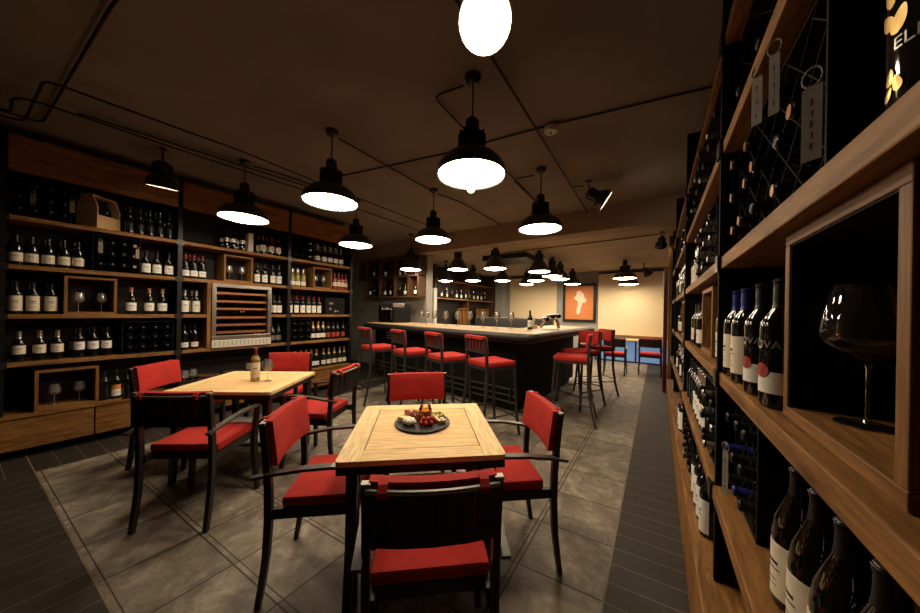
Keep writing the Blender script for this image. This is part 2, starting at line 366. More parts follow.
# lit window strip under the blinds, with ledge
bm = BM(); box(bm, -1.6, XR, FAR - .02, FAR - .005, 0.04, 0.62); w1 = struct('window_1', bm, M['bluewin'])
bm = BM()
for x in (-1.58, -1.05, -.5, .1): box(bm, x - .02, x + .02, FAR - .05, FAR - .02, 0.02, .64)
box(bm, -1.6, XR, FAR - .05, FAR - .02, 0.0, .04); obj('window_frame', bm, M['charcoal'], w1)
bm = BM(); box(bm, -1.62, XR, FAR - .28, FAR, 0.66, .71, .006); tag(obj('window_ledge', bm, M['honey_x']), 'light wooden ledge running along the far window below the blind', 'ledge')
def blind(x0, x1, z0, z1, label):
    t = thing('roller_blind', label, 'blind', ((x0 + x1) / 2, FAR - .04, z0), group='roller blinds on the far wall')
    hw = (x1 - x0) / 2; h = z1 - z0
    bm = BM(); n = 18
    for k in range(n):
        a, b = h * k / n, h * (k + 1) / n
        box(bm, -hw, hw, -.006 - .004 * (k % 2), .004, a, b)
    obj('fabric', bm, M['blind'], t)
    bm = BM(); tube(bm, [(-hw, 0, h + .02), (hw, 0, h + .02)], .03, 12); obj('roller', bm, M['charcoal'], t, True)
    bm = BM(); box(bm, -hw, hw, -.02, .006, -.03, 0); obj('bottom_bar', bm, M['oak_x'], t)
blind(-1.52, .22, .80, 2.66, 'wide cream blind covering the far window at the end of the aisle')
blind(-4.50, -2.80, .80, 2.66, 'cream blind on the far wall left of the orange map picture')
# framed map
t = thing('framed_picture', 'black framed orange print with a pale map on the far wall', 'picture', (-2.09, FAR - .03, 1.16))
bm = BM(); hw, hh = .50, 1.22
box(bm, -hw, hw, -.04, 0.02, 0, .07); box(bm, -hw, hw, -.04, 0.02, hh - .07, hh); box(bm, -hw, -hw + .07, -.04, .02, .07, hh - .07); box(bm, hw - .07, hw, -.04, .02, .07, hh - .07); obj('frame', bm, M['black'], t)
bm = BM(); box(bm, -hw + .07, hw - .07, -.01, .015, .07, hh - .07); pr_ = obj('print', bm, M['poster'], t)
bm = BM(); pts = [(-.02, .22), (.05, .30), (.06, .42), (.10, .52), (.13, .60), (.24, .62), (.28, .70), (.20, .78), (.18, .88), (.08, .98), (-.04, 1.0), (-.12, .92), (-.10, .84), (-.19, .78), (-.15, .70), (-.06, .66), (-.04, .56), (-.07, .46), (-.10, .34), (-.08, .25)]
prism(bm, [(x * .8, z) for x, z in pts], .0, .004)
for v in bm.verts: v.co = Vector((v.co.x, -.011 - v.co.z, v.co.y))
obj('map_shape', bm, M['postermap'], pr_)

# maroon panel beyond the right shelves
bm = BM(); box(bm, .10, .16, 6.55, 6.75, 0, 2.3, .006); tag(obj('door_panel', bm, M['maroon']), 'narrow maroon upright panel beyond the end of the right shelves', 'panel')

# ------------------------------------------------------------------ bottles
PROFB = [(.030, 0), (.036, .003), (.0375, .012), (.0375, .185), (.036, .200), (.028, .217), (.018, .232), (.0148, .243), (.0142, .293), (.0160, .295), (.0160, .303), (.012, .305)]
PROFU = [(.034, 0), (.040, .003), (.0415, .012), (.0415, .150), (.037, .185), (.025, .220), (.0165, .245), (.0148, .260), (.0142, .288), (.0165, .290), (.0165, .298), (.012, .300)]
PROFC = [(.036, 0), (.043, .004), (.0445, .014), (.0445, .140), (.040, .175), (.027, .215), (.0185, .250), (.0165, .285), (.0180, .292), (.0190, .300), (.0175, .315), (.012, .318)]
PROFS = [(.030, 0), (.037, .004), (.0385, .014), (.0385, .165), (.034, .185), (.020, .205), (.0155, .218), (.0150, .262), (.0175, .264), (.0175, .278), (.012, .28)]
KIND = {'bordeaux': (PROFB, .0375, (.055, .155), .236, .309), 'burgundy': (PROFU, .0415, (.045, .125), .243, .304), 'sparkling': (PROFC, .0445, (.045, .115), .212, .322), 'squat': (PROFS, .0385, (.05, .135), .214, .284)}
_mc = {}
def cached(key, f):
    if key not in _mc: _mc[key] = f()
    return _mc[key]
def body_mesh(kind, glass):
    def f():
        bm = BM(); lathe(bm, KIND[kind][0], 20); return mesh('bottle_body', bm, M[glass], True)
    return cached(('b', kind, glass), f)
def patch(r, z0, z1, half, m, nm, n=10, off=.0007):
    bm = BM(); rr = r + off; lo, hi, lo2, hi2 = [], [], [], []
    for k in range(n + 1):
        a = -half + 2 * half * k / n
        for arr, rad, z in ((lo, rr, z0), (hi, rr, z1), (lo2, r - .001, z0), (hi2, r - .001, z1)):
            arr.append(bm.verts.new((rad * math.cos(a), rad * math.sin(a), z)))
    for k in range(n):
        bm.faces.new((lo[k], lo[k + 1], hi[k + 1], hi[k])); bm.faces.new((hi[k], hi[k + 1], hi2[k + 1], hi2[k])); bm.faces.new((lo2[k], lo2[k + 1], lo[k + 1], lo[k]))
    bm.faces.new((lo[0], hi[0], hi2[0], lo2[0])); bm.faces.new((hi[n], lo[n], lo2[n], hi2[n]))
    return mesh(nm, bm, m, True)
def label_mesh(kind, m, span=None):
    k = KIND[kind]; z = span or k[2]
    return cached(('l', kind, m, span), lambda: patch(k[1], z[0], z[1], R(75), M[m], 'label'))
def print_mesh(kind, span=None):
    k = KIND[kind]; z = span or k[2]; d = z[1] - z[0]
    def f():
        bm = BM()
        for a0, a1, hf in ((.60, .655, 24), (.50, .52, 30), (.30, .315, 18), (.2, .212, 22)):
            me = patch(k[1] + .0008, z[0] + d * a0, z[0] + d * a1, R(hf), M['ink'], 'x', 6, .0004); bm.from_mesh(me); bpy.data.meshes.remove(me)
        return mesh('lettering', bm, M['ink'])
    return cached(('p', kind, span), f)
def cap_mesh(kind, m):
    k = KIND[kind]
    def f():
        pf = []
        P = k[0]
        def rad(z):
            for i in range(len(P) - 1):
                if P[i][1] <= z <= P[i + 1][1] and P[i + 1][1] > P[i][1]:
                    tt = (z - P[i][1]) / (P[i + 1][1] - P[i][1]); return P[i][0] + tt * (P[i + 1][0] - P[i][0])
            return P[-1][0]
        z0, z1 = k[3], k[4]; zs = [z0 + (P[-1][1] - .004 - z0) * i / 8 for i in range(9)]
        pf = [(rad(z) + .0008, z) for z in zs]; pf += [(P[-1][0] + .003, P[-1][1] - .001), (P[-1][0], z1 - .003), (0, z1 - .003)]
        bm = BM(); lathe(bm, pf, 16, cap0=False); return mesh('capsule', bm, M[m], True)
    return cached(('c', kind, m), f)
NB = [0]
def bottle(loc, rz, label, group, kind='bordeaux', glass='glassdark', lab='cream', cap='foilblack', span=None, lettering=True, name='wine_bottle', sc=1.0):
    t = thing(name, label, 'bottle', loc, rz + random.uniform(-.12, .12), group); NB[0] += 1
    if sc != 1.0: t.scale = (sc, sc, sc)
    link('bottle_body', body_mesh(kind, glass), t)
    if cap: link('capsule', cap_mesh(kind, cap), t)
    if lab:
        l = link('label', label_mesh(kind, lab, span), t)
        if lettering: link('lettering', print_mesh(kind, span), l)
    return t
def lying(loc, rz, label, group, cap='foilblack', glass='glassdark', sc=1.0):
    # bottle lying, neck pointing along local +x
    t = thing('wine_bottle', label, 'bottle', loc, 0, group); NB[0] += 1
    t.rotation_euler = (0, PI / 2, rz)
    t.rotation_mode = 'XYZ'
    t.rotation_euler = (Matrix.Rotation(rz, 4, 'Z') @ Matrix.Rotation(PI / 2, 4, 'Y')).to_euler()
    if sc != 1: t.scale = (sc, sc, sc)
    link('bottle_body', body_mesh('bordeaux', glass), t); link('capsule', cap_mesh('bordeaux', 'foilblack' if cap == 'foilcopper' else cap), t)
    if cap == 'foilcopper': link('capsule_end', cached('cend', lambda: _cend()), t)
    return t
def _cend():
    bm = BM(); lathe(bm, [(.0145, .3055), (.0145, .3075), (0, .3075)], 16); return mesh('capsule_end', bm, M['foilcopper'])
def tag_card(loc, rz, label, L=.13, w=.03):
    t = thing('bottle_tag', label, 'tag', loc, rz, 'paper tags hung on bottle necks')
    bm = BM(); box(bm, .0, .0015, -w / 2, w / 2, -L - .03, -.03); obj('card', bm, M['tag'], t)
    bm = BM(); tube(bm, [(0, .012 * math.cos(a), .0 + .016 * math.sin(a) - .014) for a in [R(k) for k in range(-90, 271, 30)]], .002, 5); obj('loop', bm, M['tag'], t)
    bm = BM(); 
    for q in range(5): box(bm, .0015, .0019, -w * .10 + (q % 2) * .002, w * .02, -L * .85 - .03 + q * L * .15, -L * .85 - .03 + q * L * .15 + L * .09); box(bm, -.0004, 0, -w * .10, w * .02 + (q % 2) * .002, -L * .85 - .03 + q * L * .15, -L * .85 - .03 + q * L * .15 + L * .09)
    obj('lettering', bm, M['ink'], t)

# wine glass
def glass_prof(h, rb):
    out = [(.034 * h / .22, 0), (.034 * h / .22, .0015), (.006, .006), (.0035, .012), (.0032, h * .40), (.006, h * .43), (rb * .62, h * .50), (rb * .93, h * .58), (rb, h * .64), (rb * .95, h * .76), (rb * .72, h)]
    inn = [(rb * .71, h), (rb * .935, h * .76), (rb * .98, h * .64), (rb * .91, h * .585), (rb * .58, h * .51), (0, h * .45)]
    return out, inn
def wine_glass(loc, label, group, h=.22, rb=.045, wine=False, gm='clear'):
    t = thing('wine_glass', label, 'glass', loc, 0, group)
    def mk(part):
        out, inn = glass_prof(h, rb); bm = BM()
        if part == 'bowl': lathe(bm, out[5:] + inn, 24, cap0=False, cap1=False)
        elif part == 'stem': lathe(bm, out[2:6], 10, cap0=False, cap1=False)
        else: lathe(bm, out[:3], 24, cap1=False)
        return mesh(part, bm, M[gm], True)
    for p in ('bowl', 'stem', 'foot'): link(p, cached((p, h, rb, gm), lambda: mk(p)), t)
    if wine:
        bm = BM(); lathe(bm, [(0, h * .455), (rb * .55, h * .515), (rb * .88, h * .585), (rb * .93, h * .62), (0, h * .62)], 20); obj('wine', bm, M['glassblond'], t, True)
    return t

# ------------------------------------------------------------------ left shelving wall
FX = -4.80                       # front edge of the boards
ZS = [0.885, 1.325, 1.775, 2.22]
BAYS = [(-.13, 1.03), (1.03, 2.30), (2.30, 3.42)]
bayname = ['nearest bay at the left', 'middle bay around the wine cooler', 'far bay beside the bar']
T = .04
for bi, (y0, y1) in enumerate(BAYS):
    t = thing('shelving_unit', 'dark wall of oak shelves on the left, ' + bayname[bi], 'shelving', (0, y0, 0), group='shelving bays on the left wall')
    Lb = y1 - y0
    bm = BM()
    n = 14
    for k in range(n): box(bm, XL + .004, XL + .03, .001, Lb - .001, .45 + k * .185, .45 + (k + 1) * .185 - .006)
    obj('back_panel', bm, M['darkplank'], t)
    for k, z in enumerate(ZS):
        spans = [(0.022, Lb - .021)]
        if bi == 1 and k == 1: spans = [(.022, .264), (1.02, Lb - .021)]
        for s in spans:
            bm = BM(); box(bm, XL + .03, FX, s[0], s[1], z - T, z, .004); obj('shelf_board', bm, M['oak_y'], t)
    bm = BM(); box(bm, FX - .03, FX + .002, .0215, Lb - .0215, 2.62, 2.945, .003); obj('fascia', bm, M['oak_y'], t)
    for yy in ([0, Lb] if bi == 0 else [Lb]):
        pb = BM(); box(pb, FX - .012, FX + .006, yy - .02, yy + .02, .412, 2.97); box(pb, XL + .032, FX - .012, yy - .006, yy + .006, .412, 2.97); p = obj('post', pb, M['black'], t)
        for z in ZS:
            bm = BM(); box(bm, FX + .006, FX + .012, yy - .035, yy + .035, z - T - .012, z + .008); obj('bracket', bm, M['charcoal'], p)
    if bi == 1:
        bm = BM(); box(bm, XL + .03, FX + .004, .266, .304, .886, 1.734); obj('side_panel', bm, M['oak_z'], t)
# base cabinets
def base_cab(y0, y1, label):
    t = thing('base_cabinet', label, 'cabinet', (0, y0, 0), group='oak base cabinets under the left shelves'); Lb = y1 - y0
    bm = BM(); box(bm, XL + .01, FX - .02, 0, Lb, .085, .375); obj('body', bm, M['oak_y'], t)
    bm = BM(); box(bm, XL + .01, FX + .012, -.001, Lb + .001, .375, .41, .003); obj('top', bm, M['oak_y'], t)
    bm = BM(); box(bm, FX - .019, FX, .004, Lb - .004, .088, .368, .003); obj('drawer', bm, M['oak_y'], t)
    bm = BM(); box(bm, XL + .01, FX - .12, 0, Lb, 0, .085); obj('plinth', bm, M['matte'], t)
base_cab(-.62, .40, 'oak drawer cabinet at the left edge under a display box of glasses')
base_cab(.402, 1.42, 'oak drawer cabinet behind the left red chair')
base_cab(1.422, 2.44, 'oak drawer cabinet below the wine cooler')
base_cab(2.442, 3.42, 'oak drawer cabinet under the row of sparkling wine')

BX = FX - .085                    # bottle line
def row(ys, z, where, **k):
    n = len(ys); desc = k.pop('desc'); back = k.pop('back', False); grp = k.pop('group', where)
    for i, y in enumerate(ys):
        bottle((BX + random.uniform(-.008, .004), y, z), 0, f'{ordw(i, n)} {desc} {where}', grp, **k)
        if back:
            kk = dict(k); kk['lettering'] = False
            bottle((BX - .10, y - .02, z), 0, f'{desc} behind the {ordw(i, n)} one {where}', grp + ' back row', **kk)
Z1, Z2, Z3, Z4, Z5 = .41, ZS[0], ZS[1], ZS[2], ZS[3]
row([.63, .71, .79, .87, .95], Z5, 'right of the wooden carrier on top left shelf', desc='dark bottle', kind='bordeaux', lab='foilblack', cap='foilblack', lettering=False, back=True, span=(.05, .12))
row([1.52, 1.6, 1.7], Z5, 'on top shelf above the wine cooler', desc='small dark bottle', kind='squat', lab='foilsilver', span=(.1, .15), lettering=False, cap='foilblack', back=True)
row([1.96, 2.07, 2.17], Z5, 'on top shelf right of the paper carton', desc='short labelled bottle', kind='squat', lab='cream', cap='foilred', back=True)
row([2.8, 2.92, 3.03, 3.14, 3.25], Z5, 'at the bar end of top left shelf', desc='white labelled bottle', kind='sparkling', lab='paper', cap='foilsilver', back=True)
row([-.062, .02, .11, .2, .285], Z4, 'on left wall shelf under the top rack', desc='cream labelled dark bottle', kind='squat', lab='cream', span=(.035, .115), back=True)
row([.76, .85, .95], Z4, 'right of the tagged rack on left wall', desc='square labelled dark bottle', kind='squat', lab='paper', span=(.03, .13))
row([1.10, 1.18, 1.265], Z4, 'between post and display box, upper left wall', desc='low labelled dark bottle', kind='bordeaux', lab='paper', cap='foilred', span=(.03, .10), back=True)
row([1.89, 1.99, 2.1, 2.19], Z4, 'right of the box above the wine cooler', desc='white labelled dark bottle', kind='bordeaux', lab='paper', span=(.03, .14))
row([2.385, 2.47, 2.56], Z4, 'between black post and small display box', desc='blond white-wine bottle', kind='burgundy', glass='glassblond', lab='paper', cap='foilsilver', span=(.03, .09), back=True)
row([3.13, 3.208, 3.286, 3.362], Z4, 'right of the small display box', desc='rose wine bottle', kind='bordeaux', glass='glassrose', lab='cream', cap='foilred', span=(.07, .14), back=True)
row([-.06, .03, .13], Z3, 'left of the upper glass display box', desc='tall labelled dark bottle', kind='bordeaux', lab='cream', span=(.03, .17), cap='foilblack', back=True)
row([.65, .79, .9], Z3, 'right of the upper glass display box', desc='two-label dark bottle', kind='burgundy', lab='paper', span=(.04, .13), cap='foilcopper')
row([1.1, 1.21], Z3, 'beside the cooler on its left', desc='tall white labelled bottle', kind='bordeaux', lab='paper', span=(.03, .17), cap='foilsilver', back=True)
row([2.12, 2.2], Z3, 'just right of the wine cooler door', desc='white labelled dark bottle', kind='bordeaux', lab='paper', span=(.03, .14))
row([2.36, 2.46, 2.56], Z3, 'left half of middle shelf, far bay', desc='white labelled bottle', kind='bordeaux', lab='paper', span=(.03, .15), cap='foilred')
row([2.66, 2.75, 2.84], Z3, 'middle of the same shelf, far bay', desc='red and white labelled bottle', kind='bordeaux', lab='paper', span=(.03, .15), cap='foilred', glass='glassgreen')
row([-.04, .07, .17], Z2, 'above the lower display box at far left', desc='cream labelled dark bottle', kind='squat', lab='cream', span=(.07, .15), cap='foilsilver')
row([.3, .39, .48], Z2, 'left of the black diamond rack', desc='square labelled dark bottle', kind='bordeaux', lab='paper', span=(.08, .16), cap='foilblack', back=True)
row([1.10, 1.20], Z2, 'below and left of the wine cooler', desc='low labelled dark bottle', kind='bordeaux', lab='paper', span=(.03, .09), cap='foilblack', back=True)
row([2.1, 2.19], Z2, 'right of the wine cooler base', desc='silver labelled dark bottle', kind='burgundy', lab='foilsilver', span=(.05, .12))
row([2.74, 2.83, 2.92], Z2, 'centre of lower far-bay shelf', desc='gold topped white labelled bottle', kind='sparkling', lab='paper', cap='gold')
row([3.02, 3.12, 3.21, 3.32], Z2, 'bar end of lower far-bay shelf', desc='red labelled bottle', kind='bordeaux', lab='redlabel', cap='foilblack', span=(.04, .12))
row([.55], Z1, 'beside the lower display box on base cabinet', desc='dark bottle with orange and white label', kind='bordeaux', lab='paper', span=(.03, .10))
row([.47, .63], Z1, 'standing back near the orange labelled bottle', desc='dark unlabelled bottle', kind='bordeaux', lab=None)
row([2.36, 2.45, 2.54, 2.63, 2.72, 2.81], Z1, 'left part of the base cabinet top, far bay', desc='gold topped sparkling bottle', kind='sparkling', lab='paper', cap='gold')
row([2.94, 3.04, 3.15, 3.26, 3.35], Z1, 'bar end of the base cabinet top', desc='gold topped sparkling bottle', kind='sparkling', lab='cream', cap='gold', glass='glassgreen')
for o in list(bpy.data.objects):
    if o.get('label', '').startswith('only dark bottle with orange'):
        link('orange_band', cached('ob', lambda: patch(.0375, .10, .15, R(75), M['orangelabel'], 'orange_band')), o)

def rack(x_front, facing, y0, y1, z0, z1, label, where, grp, cols, rows, caps, depth=.34, solid=False, skip=0.0):
    # black lattice rack holding bottles necks outwards; facing +1 opens to +x, -1 to -x
    t = thing('bottle_rack', label, 'rack', (x_front, (y0 + y1) / 2, z0), 0, 'black diamond bottle racks')
    h, w = z1 - z0, (y1 - y0); d = -facing
    bm = BM()
    xa, xb = sorted((0, d * depth))
    for yy in (-w / 2 + .004, w / 2 - .004): box(bm, xa, xb, yy - .004, yy + .004, 0, h)
    box(bm, xa, xb, -w / 2, w / 2, h - .008, h); box(bm, xa, xb, -w / 2, w / 2, 0, .006)
    obj('frame', bm, M['matte'], t)
    bm = BM(); cw, chh = (w - .016) / cols, (h - .014) / (rows + .2)
    Lo, Hi = -.6, rows - .4
    for k in range(-rows - 1, cols + rows + 2):
        for s in (1, -1):
            a_, b_ = (max(Lo, -k), min(Hi, cols - k)) if s == 1 else (max(Lo, k - cols), min(Hi, k))
            if b_ - a_ < .05: continue
            f = lambda q: (.004 * d, -w / 2 + .008 + (k + s * q) * cw, .006 + (q + .6) * chh)
            beam(bm, f(a_), f(b_), .003, .003)
    obj('lattice', bm, M['matte'], t)
    i = 0
    for r in range(rows):
        for c in range(cols):
            if random.random() < skip: continue
            y = y0 + .008 + (c + .5) * cw; z = z0 + .0067 + (r + .6) * chh
            bx = x_front - facing * (.305 - .035 + random.uniform(0, .02))
            rz = 0 if facing > 0 else PI
            lying((bx, y, z), rz, f'bottle lying {ordw(c if facing > 0 else cols - 1 - c, cols)} in {ORD[rows - r]} row {where}', grp, caps[i % len(caps)]); i += 1
rack(FX - .03, 1, -.10, .24, Z5, Z5 + .36, 'black diamond rack on top left shelf left of wooden carrier', 'of rack left of the wooden carrier', 'bottles in the top left rack', 4, 3, ['foilblack'])
rack(FX - .03, 1, .37, .71, Z4, Z4 + .38, 'black diamond rack with two paper tags, left wall', 'of the rack below the wooden carrier', 'bottles in the tagged rack', 4, 3, ['foilblack', 'foilblack', 'foilblack', 'foilcopper'])
rack(FX - .03, 1, .58, .99, Z2, Z2 + .36, 'black diamond rack on lower left shelf behind red chairs', 'of the lower left rack', 'bottles in the lower left rack', 4, 3, ['foilblack'])
rack(FX - .03, 1, 2.34, 2.70, Z5, Z5 + .36, 'black diamond rack on top shelf beside second black post', 'of the top rack in far bay', 'bottles in the top far rack', 3, 3, ['foilblack', 'foilblack', 'foilsilver'])
rack(FX - .03, 1, 2.34, 2.68, Z2, Z2 + .36, 'black diamond rack on lower shelf of the far bay', 'of the lower rack in far bay', 'bottles in the lower far rack', 3, 3, ['foilblack', 'foilblack', 'foilblack'])
tag_card((FX + .005, .42, Z4 + .33), 0, 'paper tag at left of the rack below wooden carrier', .11, .03)
tag_card((FX + .005, .68, Z4 + .30), R(25), 'paper tag at right of the rack below wooden carrier', .10, .03)
tag_card((FX + .005, .02, Z5 + .25), R(-25), 'paper tag on the rack at far left of top shelf', .10, .03)
tag_card((FX + .005, .24, Z5 + .25), R(-15), 'paper tag beside the left face of wooden carrier', .11, .03)

def display_box(loc, w, h, d, label, open_dir=1, t_=.022, dark=False):
    # open front box; local: front at x=0 opening to +x, spans y -w/2..w/2
    t = thing('display_box', label, 'display box', loc, 0 if open_dir > 0 else PI, 'oak display boxes for glasses')
    for nm, b in (('bottom_panel', (-d, 0, -w / 2, w / 2, 0, t_)), ('top_panel', (-d, 0, -w / 2, w / 2, h - t_, h))):
        bm = BM(); box(bm, *b, .002); obj(nm, bm, M['oak_y'], t)
    for s in (-1, 1):
        bm = BM(); ya, yb = sorted((s * w / 2, s * (w / 2 - t_))); box(bm, -d, 0, ya, yb, t_, h - t_, .002); obj('side_panel', bm, M['oak_z'], t)
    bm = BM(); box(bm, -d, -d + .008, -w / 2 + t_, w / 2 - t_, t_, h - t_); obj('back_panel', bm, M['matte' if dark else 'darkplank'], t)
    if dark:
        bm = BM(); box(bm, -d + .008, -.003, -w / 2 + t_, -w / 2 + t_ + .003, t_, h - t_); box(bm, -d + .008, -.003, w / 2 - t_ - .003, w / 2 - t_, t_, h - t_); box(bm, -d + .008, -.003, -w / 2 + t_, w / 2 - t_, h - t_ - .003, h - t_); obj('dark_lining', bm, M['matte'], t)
    return t
display_box((FX - .02, .37, Z3), .34, .38, .30, 'oak display box with glasses on shelf above the lower box')
display_box((FX - .0, .235, Z1), .38, .38, .30, 'oak display box with glasses on base cabinet at far left')
display_box((FX - .02, 1.64, Z4), .34, .36, .30, 'oak display box with glasses directly above the wine cooler')
display_box((FX - .02, 2.87, Z4), .34, .36, .30, 'oak display box between white wine and rose bottles')
for (cy, z, wh) in ((.37, Z3, 'upper left display box'), (.235, Z1, 'lowest left display box'), (1.64, Z4, 'box above the cooler'), (2.87, Z4, 'box beside rose bottles')):
    for s, nm in ((-1, 'left'), (1, 'right')):
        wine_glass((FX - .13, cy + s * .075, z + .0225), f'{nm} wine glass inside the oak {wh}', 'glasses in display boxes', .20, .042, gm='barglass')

# wooden carrier
t = thing('bottle_carrier', 'pale wooden house-shaped bottle carrier on the top left shelf', 'carrier', (FX - .15, .42, Z5), R(38))
def pent(bm, y, w=.20, h1=.22, h2=.35, th_=.012):
    lo = [(-w / 2, 0), (w / 2, 0), (w / 2, h1), (.05, h2), (-.05, h2), (-w / 2, h1)]
    a = [bm.verts.new((x, y, z)) for x, z in lo]; b = [bm.verts.new((x, y + th_, z)) for x, z in lo]
    bm.faces.new(list(reversed(a))); bm.faces.new(b)
    for k in range(6): bm.faces.new((a[k], a[(k + 1) % 6], b[(k + 1) % 6], b[k]))
for y in (-.11, .098):
    bm = BM(); pent(bm, y); obj('end_panel', bm, M['pine'], t)
bm = BM(); box(bm, .09, .10, -.098, .098, 0, .14); obj('front_panel', bm, M['pine'], t)
bm = BM(); box(bm, -.10, -.09, -.098, .098, 0, .22); obj('back_panel', bm, M['pine'], t)
bm = BM(); box(bm, -.09, .09, -.098, .098, 0, .01); obj('bottom_panel', bm, M['pine'], t)
bm = BM(); box(bm, -.045, .045, -.098, .098, .335, .348); obj('top_slat', bm, M['pine'], t)
for i, s in enumerate((-1, 1)):
    q = Matrix.Rotation(R(38), 3, 'Z') @ Vector((.02, s * .048, .011))
    bottle((FX - .15 + q.x, .42 + q.y, Z5 + .011), 0, f'dark bottle at the {"left" if i == 0 else "right"} inside the pale wooden carrier', 'bottles in the carrier', lab=None, cap='foilblack')
bm = BM(); box(bm, -.10, .0, -.03, .03, 0, .27, .002); o = tag(obj('carton', bm, M['cream']), 'slim upright paper carton on the top shelf above the cooler', 'carton'); o.location = (FX - .05, 1.79, Z5 + .0007)
# dark gift crate on the middle shelf
t = thing('gift_box', 'black gift box with pale emblem at bar end of middle shelf', 'box', (FX - .04, 3.13, Z3))
bm = BM(); box(bm, -.26, 0, -.19, .19, 0, .30, .004); obj('carton', bm, M['matte'], t)
bm = BM()
for yy, zz, r_ in ((-.10, .2, .022), (-.06, .2, .018), (-.10, .10, .02), (.0, .06, .02), (.05, .06, .012)):
    lathe(bm, [(r_, 0), (r_, .002), (0, .002)], 12, cap0=False)
    for v in bm.verts:
        if abs(v.co.z) < .003 and not v.tag: v.tag = True; v.co = Vector((v.co.z + .0005, yy + v.co.x, zz + v.co.y))
obj('emblem', bm, M['foilsilver'], t)

# wine cooler
t = thing('wine_cooler', 'built-in wine cooler with steel frame and glass door', 'wine cooler', (FX + .02, 1.69, Z2 + .002))
W, H_ = .70, .845
bm = BM()
box(bm, -.385, -.03, -W / 2 + .02, W / 2 - .02, 0, .02); box(bm, -.385, -.03, -W / 2 + .02, W / 2 - .02, H_ - .02, H_)
for s in (-1, 1):
    ya, yb = sorted((s * (W / 2 - .02), s * (W / 2 - .04))); box(bm, -.385, -.03, ya, yb, .02, H_ - .02)
box(bm, -.395, -.38, -W / 2 + .02, W / 2 - .02, 0, H_); obj('body', bm, M['coolerin'], t)
bm = BM(); fwd = .045
box(bm, -.03, 0, -W / 2, W / 2, .11, .11 + fwd, .003); box(bm, -.03, 0, -W / 2, W / 2, H_ - fwd, H_, .003)
box(bm, -.03, 0, -W / 2, -W / 2 + fwd, .11 + fwd, H_ - fwd, .003); box(bm, -.03, 0, W / 2 - fwd, W / 2, .11 + fwd, H_ - fwd, .003); obj('door_frame', bm, M['steel'], t)
bm = BM(); box(bm, -.014, -.008, -W / 2 + fwd, W / 2 - fwd, .11 + fwd, H_ - fwd); obj('door_glass', bm, M['door'], t)
bm = BM(); tube(bm, [(.0, W / 2 - .02, .25), (.04, W / 2 - .02, .27), (.04, W / 2 - .02, .72), (0, W / 2 - .02, .74)], .008, 8); obj('handle', bm, M['steel'], t, True)
bm = BM(); box(bm, -.03, .012, -W / 2, W / 2, 0, .10, .002); g_ = obj('vent_grille', bm, M['plate_grey'], t)
bm = BM()
for k in range(14): box(bm, .012, .014, -W / 2 + .03 + k * .047, -W / 2 + .034 + k * .047, .02, .085)
obj('slots', bm, M['charcoal'], g_)
for k, z in enumerate((.18, .28, .38, .50, .60, .71)):
    bm = BM(); box(bm, -.38, -.05, -W / 2 + .045, W / 2 - .045, z, z + .028); obj('cooler_shelf', bm, M['coolwood'], t)
bm = BM(); box(bm, -.046, -.042, -.02, -.008, .47, .482); box(bm, -.046, -.042, .01, .022, .47, .482); obj('display', bm, M['led'], t)

# bowls and glasses on base cabinet below the cooler
def basket(loc, label):
    t = thing('wicker_basket', label, 'basket', loc, 0, 'brown baskets under the cooler')
    bm = BM(); lathe(bm, [(.07, 0), (.10, .05), (.115, .11), (.108, .11), (.09, .05), (.06, .01), (0, .01)], 20); obj('bowl', bm, M['wicker'], t, True)
    bm = BM(); tube(bm, [(.112 * math.cos(k * PI / 8), .112 * math.sin(k * PI / 8), .11) for k in range(17)], .008, 6); obj('rim', bm, M['wicker'], t, True)
basket((FX - .14, 1.36, Z1), 'brown wicker basket on base cabinet below the cooler, left one')
basket((FX - .14, 1.64, Z1), 'brown wicker basket on base cabinet below the cooler, right one')
for i, y in enumerate((1.11, 1.20, 1.80, 1.90, 2.00, 2.10, 2.20)):
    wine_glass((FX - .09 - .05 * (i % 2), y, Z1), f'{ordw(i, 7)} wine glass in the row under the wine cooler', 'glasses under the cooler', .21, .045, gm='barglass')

# ------------------------------------------------------------------ right shelving
RX = .20
RZ = [(.77, .185), (1.205, RX), (1.645, RX), (2.085, RX), (2.50, RX)]
RB = [(-.35, 1.50), (1.50, 3.17), (3.17, 4.85), (4.85, 5.75)]
rname = ['nearest bay beside the camera', 'second bay from the camera', 'third bay from the camera', 'short farthest bay']
for bi, (y0, y1) in enumerate(RB):
    t = thing('shelving_unit', f'oak shelving along the right wall, {rname[bi]}', 'shelving', (0, y0, 0), group='shelving bays on the right wall'); Lb = y1 - y0
    bm = BM()
    for k in range(16): box(bm, XR - .03, XR - .004, .001, Lb - .001, k * .18 + .02, (k + 1) * .18 + .014) if k > 2 else None
    obj('back_panel', bm, M['matte'], t)
    for z, xf in RZ:
        bm = BM(); box(bm, xf, XR - .031, .0135, Lb - .0125, z - .046, z, .003); obj('shelf_board', bm, M['oak_y'], t)
    pb = BM(); box(pb, RX - .004, RX + .012, Lb - .012, Lb + .012, .402, 2.98); box(pb, RX + .012, XR - .032, Lb - .004, Lb + .004, .402, 2.98); p = obj('post', pb, M['matte'], t)
    for z, xf in RZ:
        bm = BM(); box(bm, min(xf, RX - .004) - .008, min(xf, RX - .004) - .001, Lb - .03, Lb + .03, z - .055, z + .008); obj('bracket', bm, M['charcoal'], p)
